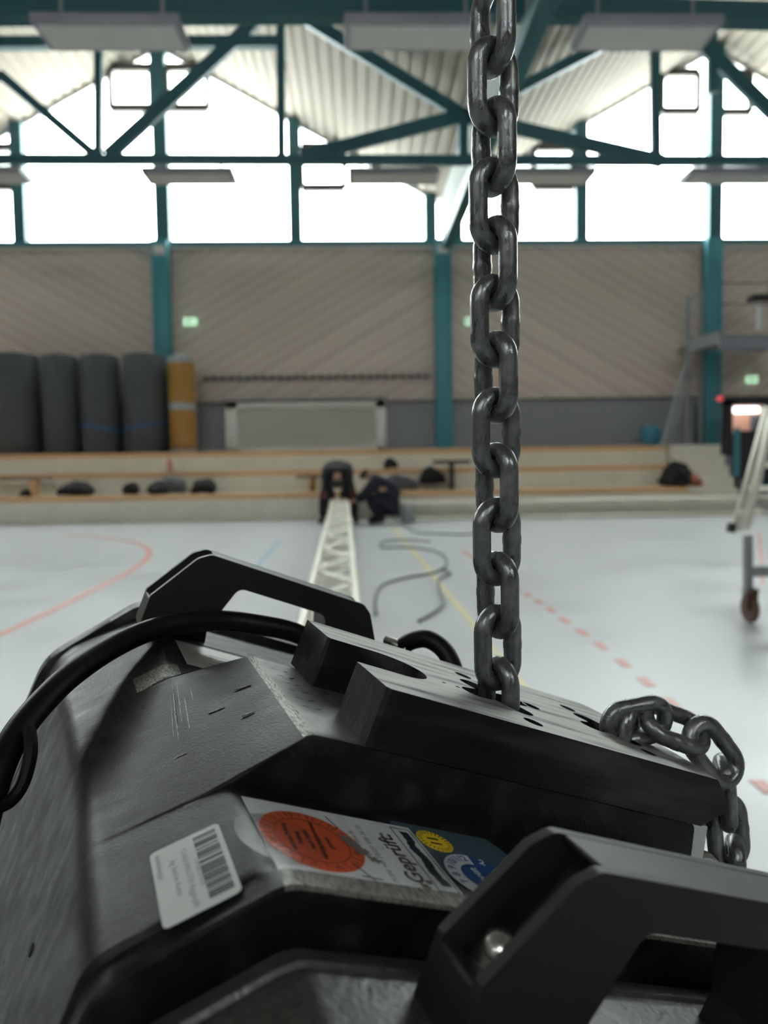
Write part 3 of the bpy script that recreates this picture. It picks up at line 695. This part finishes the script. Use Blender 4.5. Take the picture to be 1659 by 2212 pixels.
for n_ in m_scuff_sheen.node_tree.nodes:
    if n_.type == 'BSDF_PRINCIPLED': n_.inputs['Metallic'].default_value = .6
m_edge = wear_mat('worn_edge_highlight', (.20, .195, .175), (.06, .058, .052), .36, 1.0, 700, (1.6, .4, 1), .45, .7, fine=900)  # worn edges, lightened so the colour carries the ridge highlights too
m_plateau_sheen = wear_mat('plateau_sheen', (.22, .22, .21), (.12, .12, .115), .42, .25, 60, (1, 1, 1), .4, .7, fine=420)  # pale colour painted in place of the grazing reflection on the flat top
for mm in (m_edge, m_plateau_sheen, m_cover, m_body):
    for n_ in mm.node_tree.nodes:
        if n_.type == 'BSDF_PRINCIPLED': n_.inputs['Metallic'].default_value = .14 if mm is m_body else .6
m_handle = mat('black_moulded_handle', (.017, .0165, .0155), .45, bump=.12, scale=500, spec=.25)
m_chain = wear_mat('dark_steel_chain', (.17, .18, .185), (.36, .36, .35), .28, .30, 160, (1, 1, .5), .5, .8, fine=900)
for n_ in m_chain.node_tree.nodes:
    if n_.type == 'BSDF_PRINCIPLED': n_.inputs['Metallic'].default_value = .75
m_rubber = mat('black_rubber_cable', (.005, .005, .006), .42, bump=.1, scale=600, spec=.2)
m_zinc = mat('zinc_bolt', (.6, .62, .6), .22, .95)
m_void = mat('dark_cavity', (.003, .003, .003), .8)

def loft(name, stations, m, parent, ang=32, wear_sheen=None):
    b = MB(); rings = []
    for v, prof in stations: rings.append([b.b.verts.new((u, v, w_)) for u, w_ in prof])
    n = len(rings[0])
    for A_, B_ in zip(rings, rings[1:]):
        for k in range(n):
            f_ = b.b.faces.new((A_[k], A_[(k + 1) % n], B_[(k + 1) % n], B_[k]))
            if wear_sheen: f_.material_index = wear_sheen((A_[k].co.y + B_[k].co.y) / 2, k, n)
    b.b.faces.new(rings[0][::-1]); b.b.faces.new(rings[-1])
    o = b.build(name, m, parent, ang=ang)
    if wear_sheen: o.data.materials.append(m_edge); o.data.materials.append(m_plateau_sheen)
    return o
def c2(v):                                           # lower left corner of the housing drafts outwards with v
    t = max(0, min(1, (v + .06) / .13)); return -.0863 - .0102 * t, -.078 + 0.0 * t
def prof(c1u, w1, c2u, c2w, r1=.012, r2=.016, ru=.20, seg=7, g=0.0, cm=None):
    if cm is None: cm = (c1u + (c2u - c1u) * .35 - .00004, w1 + (c2w - w1) * .35 + .00004, .001)
    return rounded([(c1u, w1 - g, r1), (cm[0] + g * .5, cm[1] - g, cm[2]), (c2u + g, c2w, r2), (c2u - .006 + g, -.30, .006), (ru + .012 - g, -.30, .006), (ru - g, w1 - .055, .02), (ru - .0015 - g, w1 - g, .0015)], seg)
def band(g=0):
    def f_(v):
        t = max(0, min(1, (-v - .006) / .1))
        return prof(-.0235, -.0238, c2(v)[0], c2(v)[1], .007, .016, .184, g=g, cm=(-.0560 + .0025 * t, -.0434 - .0088 * t, .006))
    return f_
def zone(g=0, w1=-.047, c1=-.046): return lambda v: prof(c1, w1, c2(v)[0], c2(v)[1], .012, .016, .190, g=g)
near = zone(); far = zone(w1=-.0425, c1=-.0555)
def blend(A_, B_, t): return [(a[0] * (1 - t) + b[0] * t, a[1] * (1 - t) + b[1] * t) for a, b in zip(A_, B_)]
st = []
for v in (.0695, .0685): st.append((v, far(v) if v < .069 else zone(.0015, -.0425, -.0555)(v)))
for v in (.06, .045, .03, .015, .0, -.0035): st.append((v, far(v)))
for v, t in ((-.0045, .12), (-.0052, .5), (-.0060, .92), (-.0072, 1)): st.append((v, blend(far(v), band()(v), t)))
for v in (-.03, -.055, -.08, -.098): st.append((v, band()(v)))
for v, t in ((-.1036, 0), (-.1042, .012), (-.1046, .05), (-.1051, .5), (-.1056, .9), (-.1080, .97), (-.1115, 1)): st.append((v, blend(band()(v), near(v), t)))
for v in (-.125, -.14, -.155, -.1585): st.append((v, near(v)))
rim = prof(-.0435, -.0452, -.0848, -.0795, .014, .018, .192)
for v, t in ((-.1592, .5), (-.1600, 1), (-.1680, 1)): st.append((v, blend(near(v), rim, t)))
st.append((-.1692, prof(-.0435, -.0452, -.0848, -.0795, .014, .018, .192, g=.0009)))
st.append((-.1696, prof(-.0425, -.0462, -.0835, -.0800, .014, .018, .190, g=.0024)))
def wear_sheen_where(v, k, n):  # ridges and flange: wear with painted highlight; flat top: painted sheen
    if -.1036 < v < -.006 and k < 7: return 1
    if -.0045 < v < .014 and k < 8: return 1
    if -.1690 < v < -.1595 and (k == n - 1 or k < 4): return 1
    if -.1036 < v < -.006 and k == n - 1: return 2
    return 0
body = loft('housing', st, m_body, hoist, wear_sheen=wear_sheen_where)
# far side cover with its outer rim
st = [(.0705, prof(-.0550, -.0428, -.0963, -.078, .012, .016, .18, g=.0012)), (.0715, prof(-.0550, -.0426, -.0965, -.078, .012, .016, .18))]
for v, w1, c1u, cu, cw in ((.10, -.0425, -.0555, -.0968, -.080), (.118, -.0425, -.0555, -.097, -.082), (.120, -.0395, -.057, -.099, -.084), (.1215, -.0375, -.0590, -.1015, -.088), (.133, -.0372, -.0590, -.1015, -.088), (.1345, -.039, -.058, -.100, -.088)):
    st.append((v, prof(c1u, w1, cu, cw, .03, .035, .15)))
loft('motor_cover', st, m_body, hoist)
# near side cover
def lid(g=0, w1=-.0585, c1u=-.040, cu=-.0800, cw=-.0905, v=-.175):
    d = (v + .175) * .055; w1 += d; cw += d
    return prof(c1u, w1, cu, cw, .016, .02, .184, g=g)
st = [(-.1700, lid(.006)), (-.1735, lid(.006)), (-.1738, lid(.0014)), (-.1746, lid(.0003)), (-.1760, lid()), (-.1800, lid()), (-.1812, lid(.0012)), (-.1838, lid(.0012)), (-.1850, lid(.0002)), (-.20, lid(0, v=-.20)), (-.24, lid(0, v=-.24)), (-.262, lid(.0, v=-.262)), (-.268, lid(.002, v=-.268)), (-.272, lid(.008, v=-.272))]
loft('control_cover', st, m_cover, hoist)
# plate
def stadium(cx, cy, L, r, a):
    out = []; ca, sa = math.cos(a), math.sin(a)
    for k in range(25):
        if k <= 12: t = -math.pi / 2 + math.pi * k / 12; x, y = L / 2 - r + r * math.cos(t), r * math.sin(t)
        else: t = math.pi / 2 + math.pi * (k - 13) / 11; x, y = -(L / 2 - r) + r * math.cos(t), r * math.sin(t)
        out.append((cx + x * ca - y * sa, cy + x * sa + y * ca))
    return out
def cross(cx, cy, L, w_, a):
    h, k = L / 2, w_ / 2; p = [(h, -k, k * .95), (h, k, k * .95), (k, k, .002), (k, h, k * .95), (-k, h, k * .95), (-k, k, .002), (-h, k, k * .95), (-h, -k, k * .95), (-k, -k, .002), (-k, -h, k * .95), (k, -h, k * .95), (k, -k, .002)]
    p = rounded(p, 6); ca, sa = math.cos(a), math.sin(a); return [(cx + x * ca - y * sa, cy + x * sa + y * ca) for x, y in p]
vs0, vs1 = -.0342, -.0711; rs = (vs0 - vs1) / 2; vc = (vs0 + vs1) / 2
slot = [(.0245 + rs * math.cos(t), vc + rs * math.sin(t)) for t in [-math.pi / 2 + math.pi * k / 16 for k in range(17)]]
outl = [(0, 0), (0, vs0 + .0015), (.0012, vs0)] + [(x, y) for x, y in slot[::-1]] + [(0, vs1), (0, -.1030), (.0016, -.1045), (.1985, -.1045), (.203, -.07), (.202, -.03), (.197, 0)]
HC1 = (.0815, -.0590); HC2 = (.1550, -.0585)
holes = [cross(*HC1, .044, .0135, R(17)), cross(*HC2, .040, .0135, R(17))]
for cx, cy, r in ((.0816, -.0270, .0046), (.0807, -.0920, .0046), (.106, -.0560, .0046), (.0575, -.062, .0012), (.0500, -.0615, .0010), (.1506, -.0310, .0046), (.157, -.0870, .0040)): holes.append(circle(cx, cy, r, 24))
TH = .0236
plate = flat('fork_plate', m_plate, [outl] + holes, TH, hoist)
b = bmesh.new(); b.from_mesh(plate.data)
es = [e_ for e_ in b.edges if len(e_.link_faces) == 2 and all(v.co.x > .1965 for v in e_.verts) and abs(e_.verts[0].co.z - e_.verts[1].co.z) < 1e-5 and e_.calc_face_angle(0) > R(20)]
bmesh.ops.bevel(b, geom=es, offset=.0085, segments=6, affect='EDGES', clamp_overlap=True)
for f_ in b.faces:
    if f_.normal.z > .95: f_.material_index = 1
b.to_mesh(plate.data); b.free(); plate.data.materials.append(m_scuff_sheen); smooth(plate.data, 30)
bv = plate.modifiers.new('edge', 'BEVEL'); bv.width = .00035; bv.segments = 2; bv.limit_method = 'ANGLE'; bv.angle_limit = R(50); bv.use_clamp_overlap = True
# bushings in the small plate holes
for cx, cy, r in ((.0807, -.0920, .0044), (.157, -.0870, .0038), (.0816, -.0270, .0044), (.1506, -.0310, .0044), (.106, -.0560, .0044)):
    MB().lathe([(r * .9, 0), (r * .9, .003), (r * .4, .004)], (cx, cy, -.009), 20).build('plate_screw', m_zinc, hoist)
# handles
def handle(du, dv, dw, name='carry_handle'):
    wd, wall = .0235, .0034
    out_ = [(-.0065, -.060, .001), (-.0065, -.0405, .0015), (.0115, -.0120, .009), (.0180, -.0076, .006), (.1210, -.0076, .006), (.1275, -.0120, .009), (.1455, -.0405, .0015), (.1455, -.060, .001),
            (.1060, -.060, .001), (.1080, -.050, .003), (.0985, -.0215, .006), (.0405, -.0215, .006), (.0310, -.050, .003), (.0330, -.060, .001)]
    ctr = [(-.0065, -.060, .001), (-.0065, -.0420, .001), (.0125, -.0435, .002), (.0285, -.0150, .003), (.0195, -.0077, .001), (.1195, -.0077, .001), (.1105, -.0150, .003), (.1265, -.0435, .002), (.1455, -.0420, .001), (.1455, -.060, .001),
           (.1060, -.060, .001), (.1080, -.050, .003), (.0985, -.0215, .006), (.0405, -.0215, .006), (.0310, -.050, .003), (.0330, -.060, .001)]
    b = MB()
    y0 = -.1883 + dv
    for pl, a, c in ((out_, 0, wall), (ctr, wall, wd - wall), (out_, wd - wall, wd)):
        b.prism([(x + du, y0 - a, z + dw) for x, z in rounded(pl, 5)], (0, -(c - a), 0))
    bmesh.ops.remove_doubles(b.b, verts=b.b.verts, dist=1e-6)
    h = b.build(name, m_handle, hoist, ang=25)
    bv = h.modifiers.new('edge', 'BEVEL'); bv.width = .0014; bv.segments = 2; bv.limit_method = 'ANGLE'; bv.angle_limit = R(45)
    for cx in (.0062, .1328):
        B_ = (cx + du, y0 - wd / 2, -.0425 + dw)
        w1 = MB().lathe([(.0072, 0), (.0072, .0012), (.003, .0013)], B_, 28).build('washer', m_zinc, h); w1.parent = h
        b2 = MB().lathe([(.0040, .001), (.0052, .0025), (.0055, .0050), (.0050, .0072), (.0036, .0090), (.0016, .0098)], B_, 28).build('bolt', m_zinc, h)
    return h
hn = handle(0, 0, 0); hn['label'] = 'near carrying handle, out of focus'
hf = handle(-.0575, .2905, .0155); hf['label'] = 'far carrying handle'

# scratches and stamped dashes worn into the housing
def band_w(u, v):
    p = band()(v); best = -.05
    for (u0, w0), (u1, w1) in zip(p, p[1:]):
        if min(u0, u1) <= u <= max(u0, u1) and w0 > -.12 and w1 > -.12 and abs(u1 - u0) > 1e-7: best = w0 + (w1 - w0) * (u - u0) / (u1 - u0); break
    return best
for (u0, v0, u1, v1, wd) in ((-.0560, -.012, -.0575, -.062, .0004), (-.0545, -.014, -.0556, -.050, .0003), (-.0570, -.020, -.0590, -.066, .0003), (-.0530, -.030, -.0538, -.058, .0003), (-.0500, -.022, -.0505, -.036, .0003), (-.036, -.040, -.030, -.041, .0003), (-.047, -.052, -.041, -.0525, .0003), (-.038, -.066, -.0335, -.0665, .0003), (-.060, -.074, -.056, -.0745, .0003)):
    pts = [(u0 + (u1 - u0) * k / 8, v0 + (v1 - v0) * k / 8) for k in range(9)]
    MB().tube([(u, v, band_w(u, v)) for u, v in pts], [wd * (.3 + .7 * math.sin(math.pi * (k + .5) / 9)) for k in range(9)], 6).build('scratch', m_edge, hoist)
for k in range(6):
    for r_ in (0, 1):
        u, v = -.0145 + r_ * .006, -.020 - k * .010; MB().box((u, v, -.0238), (.0035, .0004, .0003), .5 * r_).build('stamped_dash', m_zinc, hoist)

# power cable over the far side
def at(x, y, z): return HM.inverted() @ (EYE + ray(x, y) * z)
def cable(name, pts, r, m=m_rubber): return MB().tube(spline([at(*a) for a in pts], 8), r, 18).build(name, m, hoist, ang=180)
cable('power_cable', [(760, 1460, .47), (720, 1408, .46), (640, 1368, .45), (560, 1350, .44), (480, 1341, .43), (400, 1345, .415), (320, 1363, .40), (240, 1400, .38), (160, 1453, .355), (100, 1508, .335), (40, 1580, .315), (0, 1660, .30), (-35, 1780, .29), (-60, 1950, .29)], .0060)
cable('control_cable', [(846, 1420, .47), (868, 1398, .465), (893, 1383, .46), (925, 1381, .455), (955, 1400, .45), (975, 1432, .445), (985, 1475, .44), (985, 1520, .44)], .0056)
MB().tube([at(835, 1383, .47), at(850, 1389, .465), at(880, 1402, .46)], .0030, 12).build('cable_gland', m_zinc, hoist)
MB().tube(spline([at(62, 1575, .31), at(66, 1625, .305), at(50, 1690, .30), at(22, 1730, .295), at(-10, 1745, .29)], 6), .0028, 10).build('cable_clip', m_rubber, hoist)
MB().lathe([(.0022, -.0002), (.0022, .0006)], (0, 0, 0), 16, axis='X').build('screw_hole', m_void, hoist).location = (-.0876, -.091, -.122)
# zinc bracket and eye under the plate's right end, fabric chain bag
MB().prism([(.1835, -.099, -.0245), (.1985, -.099, -.0245), (.212, -.099, -.072), (.198, -.099, -.072)], (0, .003, 0)).build('guide_bracket', m_brass, hoist, bevel=.0008)
c0 = Vector((.2130, -.095, -.056))
MB().tube([c0 + Vector((.013 * math.cos(t * math.pi / 16), .004 * math.sin(t * math.pi / 16), .013 * math.sin(t * math.pi / 16))) for t in range(32)], .0035, 12, closed=True).build('eye_ring', m_zinc, hoist)
m_bagf = wear_mat('coarse_black_fabric', (.012, .013, .013), (.03, .03, .03), .8, .8, 300, (1, 1, 1), .4, .7, fine=800)
bagp = rounded([(.185, -.072, .006), (.250, -.062, .018), (.285, -.075, .02), (.30, -.28, .02), (.185, -.28, .01)], 5)
MB().prism([(x, -.115, z) for x, z in bagp], (0, .11, 0)).build('chain_bag', m_bagf, hoist, bevel=.004)

# stickers and labels
m_paper = wear_mat('white_label_paper', (.62, .66, .68), (.45, .47, .48), .35, .05, 140, (1, 1, 1), .6, .85, fine=600)
m_plab = mat('pale_label', (.48, .52, .50), .4)
m_ink = mat('black_print', (.02, .02, .022), .5)
m_inkg = mat('grey_print', (.22, .25, .25), .5)
m_or = mat('orange_sticker', (.62, .10, .035), .3)
m_ye = mat('yellow_sticker', (.85, .62, .03), .35)
m_bl = mat('blue_sticker', (.02, .09, .30), .35)
m_gb = mat('grey_blue_film', (.06, .10, .13), .3)
m_film = bpy.data.materials.new('clear_film'); m_film.use_nodes = True
_p = m_film.node_tree.nodes['Principled BSDF']; _p.inputs['Base Color'].default_value = (.12, .13, .14, 1); _p.inputs['Alpha'].default_value = .10; _p.inputs['Roughness'].default_value = .12; _p.inputs['Specular IOR Level'].default_value = .3
W0 = -.0470
def onzone(dz=0): return Matrix.Translation((0, 0, W0 + dz))
def up_text(name, s, m, size, u, v, dz=.00045, par=None, deg=0, **k):      # text running away from the camera, tops to the left
    mw = Matrix.Translation((u, v, W0 + dz)) @ Matrix.Rotation(R(90 + deg), 4, 'Z'); return text(name, s, m, size, mw, par, **k)
st1 = flat('inspection_sticker', m_paper, [[(-.0442, -.1142), (.0236, -.1142), (.0236, -.1585), (-.0430, -.1592)]], .0002, hoist, onzone(.0003)); st1['label'] = 'white inspection sticker with a round orange badge'
cc = (-.0250, -.1375)
flat('orange_badge', m_or, [circle(*cc, .0182, 64)], .00012, st1, onzone(.00045))
flat('badge_ring', m_ink, [circle(*cc, .0133, 64), circle(*cc, .0130, 64)], .00006, st1, onzone(.00050))
b = MB()
for k in range(36):
    a = R(k * 10); L_ = .0042 if k % 3 == 0 else .0026
    p0 = Vector((cc[0] + .0178 * math.cos(a), cc[1] + .0178 * math.sin(a), W0 + .00049)); p1 = Vector((cc[0] + (.0178 - L_) * math.cos(a), cc[1] + (.0178 - L_) * math.sin(a), W0 + .00049))
    b.bar(p0, p1, .00022, .00005)
b.build('badge_ticks', m_ink, st1)
for k in range(12):
    a = R(k * 30 + 15); mw = Matrix.Translation((cc[0] + .0154 * math.cos(a), cc[1] + .0154 * math.sin(a), W0 + .00047)) @ Matrix.Rotation(a - math.pi / 2, 4, 'Z')
    text('badge_number', str((k + 8) % 12 + 1), m_ink, .0034, mw, st1, align='CENTER')
for j, s in enumerate(('nächste Prüfung', 'Prüfung', 'nach Unfall', 'und Instand', 'gemäss')):
    up_text('badge_text', s, m_ink, .0026, cc[0] - .0085 + j * .0036, cc[1], dz=.0005, par=st1, align='CENTER', bold=.00007)
MB().box((cc[0] + .0022, cc[1] + .001, W0 + .0005), (.0012, .024, .0001), R(-4)).build('marker_stroke', mat('brown_marker', (.06, .012, .01), .5), st1)
for a_, b_ in (((-.0135, -.1185), (-.0110, -.1260)), ((-.0135, -.1500), (-.0095, -.1580)), ((-.0140, -.1555), (-.0065, -.1560))):
    MB().bar((*a_, W0 + .0005), (*b_, W0 + .0005), .0004, .0001).build('cut_mark', m_ink, st1)
up_text('printed_text', 'Geprüft:', m_ink, .0094, .0080, -.1545, par=st1, bold=.00018, sx=.98, deg=0)
up_text('printed_text', 'FON: +49 (0)251 690 26 50', m_inkg, .0031, -.0015, -.1560, par=st1, bold=.00003)
up_text('printed_text', 'tion.de', m_inkg, .0030, -.0065, -.1340, par=st1, bold=.00003)
flat('frame_line', m_ink, [[(.0140, -.1165), (.0226, -.1165), (.0226, -.1573), (.0140, -.1573)], [(.0144, -.1169), (.0222, -.1169), (.0222, -.1569), (.0144, -.1569)]], .00006, st1, onzone(.00042))
rnd = random.Random(3); L_ = [(.0186 - .0015 - rnd.uniform(0, .0008) + .0006 * math.sin(k * .5), -.1190 - k * .0012) for k in range(30)]; Q_ = [(.0186 + .0012 + rnd.uniform(0, .0008) + .0006 * math.sin(k * .5), -.1190 - k * .0012) for k in range(30)]
flat('marker_scribble', mat('blue_black_marker', (.015, .03, .045), .4), [L_ + Q_[::-1]], .00005, st1, onzone(.00047))
m_dirt = mat('brown_smudge', (.16, .14, .12), .7)
for k, (u, v, r) in enumerate(((-.0105, -.1330, .0032), (-.0070, -.1400, .0034), (-.0045, -.1440, .0026), (-.0085, -.1365, .0034), (.0095, -.1560, .0022), (.0120, -.1530, .0016))):
    rnd = random.Random(k); flat('smudge', m_dirt, [[(u + r * rnd.uniform(.4, 1.1) * math.cos(R(t * 18)), v + r * rnd.uniform(.4, 1.1) * math.sin(R(t * 18))) for t in range(20)]], .00004, st1, onzone(.00052 + k * .00001))
fl = flat('clear_film', m_film, [circle(-.0375, -.1400, .0150, 48)], .0002, hoist, onzone(.0002))
fl.data.transform(Matrix.Translation((0, 0, .0003)))
# grey-blue sticker with yellow and blue dials
st2 = flat('dial_sticker', m_gb, [[(.040 + .0265 * math.cos(R(t)), -.1250 + .0265 * math.sin(R(t)) * 1.0) for t in range(0, 360, 6)]], .00015, hoist, onzone(.00022)); st2['label'] = 'grey blue round sticker film with a yellow and a blue dial'
yc = (.0316, -.1217)
flat('yellow_dial', m_ye, [circle(*yc, .0074, 48)], .00012, st2, onzone(.00048))
b = MB()
for k in range(24):
    a = R(k * 15); b.bar((yc[0] + .0072 * math.cos(a), yc[1] + .0072 * math.sin(a), W0 + .00052), (yc[0] + .0052 * math.cos(a), yc[1] + .0052 * math.sin(a), W0 + .00052), .00035, .00006)
b.build('dial_ticks', m_ink, st2)
up_text('dial_number', '11', m_ink, .0068, yc[0], yc[1] - .0002, dz=.0005, par=st2, align='CENTER', bold=.0002)
bc = (.0405, -.1440)
flat('white_ring', m_paper, [circle(*bc, .0150, 64), circle(*bc, .0088, 64)], .00012, st2, onzone(.00046))
flat('blue_dial', m_bl, [circle(*bc, .0086, 48)], .00012, st2, onzone(.00047))
flat('blue_sector', m_bl, [[(bc[0], bc[1])] + [(bc[0] + .0151 * math.cos(R(a)), bc[1] + .0151 * math.sin(R(a))) for a in range(40, 88, 4)]], .00008, st2, onzone(.00053))
for k in range(6):
    a = R(102 + k * 20); mw = Matrix.Translation((bc[0] + .0122 * math.cos(a), bc[1] + .0122 * math.sin(a), W0 + .00050)) @ Matrix.Rotation(a - math.pi / 2, 4, 'Z')
    text('dial_number', str(12 - k), m_bl, .0046, mw, st2, align='CENTER', bold=.0001)
mw = Matrix.Translation((bc[0] + .0060, bc[1] + .0112, W0 + .0006)) @ Matrix.Rotation(R(62 - 90), 4, 'Z'); text('dial_number', '2', m_paper, .0052, mw, st2, align='CENTER', bold=.0001)
up_text('printed_text', 'geprüft', m_paper, .0042, bc[0] - .0015, bc[1], dz=.0006, par=st2, align='CENTER', bold=.0001)

# barcode label on the sloping shoulder
A37 = math.atan2(.031, .0403); cs, sn = math.cos(A37), math.sin(A37)
LM = Matrix(((0, cs, -sn, -.0703), (-1, 0, 0, -.1252), (0, sn, cs, -.0657), (0, 0, 0, 1)))       # x: towards camera, y: up the slope
LM = Matrix.Translation((-sn * .00035, 0, cs * .00035)) @ LM
lw, lh = .0375, .0222
lab = flat('barcode_label', m_plab, [rounded([(0, 0, .002), (lw, 0, .002), (lw, lh, .002), (0, lh, .002)], 5)], .0002, hoist, LM); lab['label'] = 'pale grey label with a barcode'
b = MB(); rnd = random.Random(5); x = .0025
while x < lw - .003:
    wd = rnd.choice((.0003, .0005, .0008, .0011)); b.box((x + wd / 2, lh - .0052, .00006), (wd, .0072, .0001)); x += wd + rnd.choice((.0003, .0004, .0007, .0012))
bb = b.build('barcode', m_ink, lab); bb.data.transform(LM)
for s, yy, xx, sz in (('CHAINMASTER Rigginglift', .0098, .0055, .0026), ('TW36/17/1678', .0128, .013, .0022), ('kg 3m/1m Kette', .0062, .009, .0026), ('lastabhängige', .0022, .003, .0023), ('www.', .0022, .024, .0023)):
    if s == 'www.': continue
    text('printed_text', s, m_inkg, sz, LM @ Matrix.Translation((xx, yy, .00003)), lab, sx=1.05)
# rating plate on the far side
st3 = flat('rating_plate', mat('matt_silver_plate', (.30, .30, .28), .35, .3), [[(-.045, .020), (.075, .020), (.075, .064), (-.045, .064)]], .0003, hoist, Matrix.Translation((0, 0, -.0421))); st3['label'] = 'silver rating plate partly hidden behind the worn block'
for j in range(5): 
    MB().box((-.012 + j * .001, .0255 + j * .006, -.04205), (.040, .0012, .00008)).build('printed_line', m_inkg, st3)

# ------------------------------------------------------------------ chains
def link_mesh(name='chain_link', p=.0253, d=.0086, s=.0180):
    rr = s / 2; h = (p + d) / 2 - rr; pts = []; rad = []
    n = 14
    for k in range(n + 1): t = math.pi * k / n; pts.append((rr * math.cos(t), 0, h + rr * math.sin(t)))
    for k in range(1, 12): pts.append((-rr, 0, h - 2 * h * k / 12))
    for k in range(n + 1): t = math.pi + math.pi * k / n; pts.append((rr * math.cos(t), 0, -h + rr * math.sin(t)))
    for k in range(1, 12): pts.append((rr, 0, -h + 2 * h * k / 12))
    rad = []
    for i, q in enumerate(pts):
        r = d / 2
        if q[0] > rr * .99 and abs(q[2]) < .0018: r *= 1.055           # weld bead on one leg
        if abs(q[2]) > h + rr * .8: r *= .985
        rad.append(r)
    b = MB(); b.tube(pts, rad, 24, closed=True)
    bmesh.ops.recalc_face_normals(b.b, faces=b.b.faces)
    me = bpy.data.meshes.new(name); b.b.to_mesh(me); b.b.free(); me.materials.append(m_chain); smooth(me, 180); return me
LMESH = link_mesh()
def put_link(e, mw):
    o = bpy.data.objects.new('chain_link', LMESH); COL.objects.link(o); o.parent = e; o.matrix_parent_inverse = PI[e.name]; o.matrix_basis = mw; return o
def frame(C, axis, width):
    z = axis.normalized(); x = (width - z * width.dot(z)).normalized(); y = z.cross(x)
    m = Matrix((x, y, z)).transposed().to_4x4(); m.translation = C; return m
ce = HM @ Vector((.0828, -.0590, 0)); Zup = Vector((0, 0, 1))
right, fwd = M.col[0], M.col[2]
lc = empty('lifting_chain', (ce.x, ce.y, .86)); tag(lc, 'thick dark steel chain hanging straight down into the forked plate', 'chain')
wideax = right * math.cos(R(31)) + fwd * math.sin(R(31)); narax = -(right * math.cos(R(59.5)) - fwd * math.sin(R(59.5)))
cup = -(M @ Vector((.0235, .995, .100))).normalized(); c0_ = EYE + ray(1076.5, 1510) * .355      # almost plumb, drawn a little towards the camera
for k in range(-1, 7):
    put_link(lc, frame(c0_ + cup * (.0002 + .0506 * k), cup, narax))
    if k < 6: put_link(lc, frame(c0_ + cup * (.0255 + .0506 * k), cup, wideax))
# stamped mark on the near leg of the narrow links
sc_ = empty('slack_chain', (HM @ Vector((.155, -.0585, 0)))); tag(sc_, 'slack dark steel chain looping out of the plate and over its right end', 'chain')
def clink(px, py, z, a, bx): put_link(sc_, frame(EYE + ray(px, py) * z, M @ Vector(a), M @ Vector(bx)))
clink(1352, 1598, .388, (-.25, 1, -.1), (.5, .1, .85))
clink(1375, 1560, .386, (1, -.12, .25), (.12, 1, .15))
clink(1456, 1570, .388, (1, .40, .15), (-.22, .62, -.75))
clink(1540, 1625, .388, (.62, .80, .05), (.8, -.5, .35))
clink(1566, 1712, .398, (.10, 1, .10), (.25, 0, .97))
clink(1572, 1798, .400, (.12, 1, .05), (.93, -.1, .35))
clink(1588, 1886, .400, (.02, 1, .05), (.3, 0, .95))
clink(1592, 1975, .400, (.0, 1, .05), (.93, 0, .35))

# road case carrying the hoist (below the picture)
e = empty('road_case', (.12, .31, 0)); tag(e, 'black road case the hoist rests on', 'case')
MB().box((.12, .31, .27), (.62, .40, .50)).build('body', m_black, e, bevel=.01)
MB().box((.12, .31, .53), (.64, .42, .03)).build('lid', m_steelgrey, e, bevel=.005)
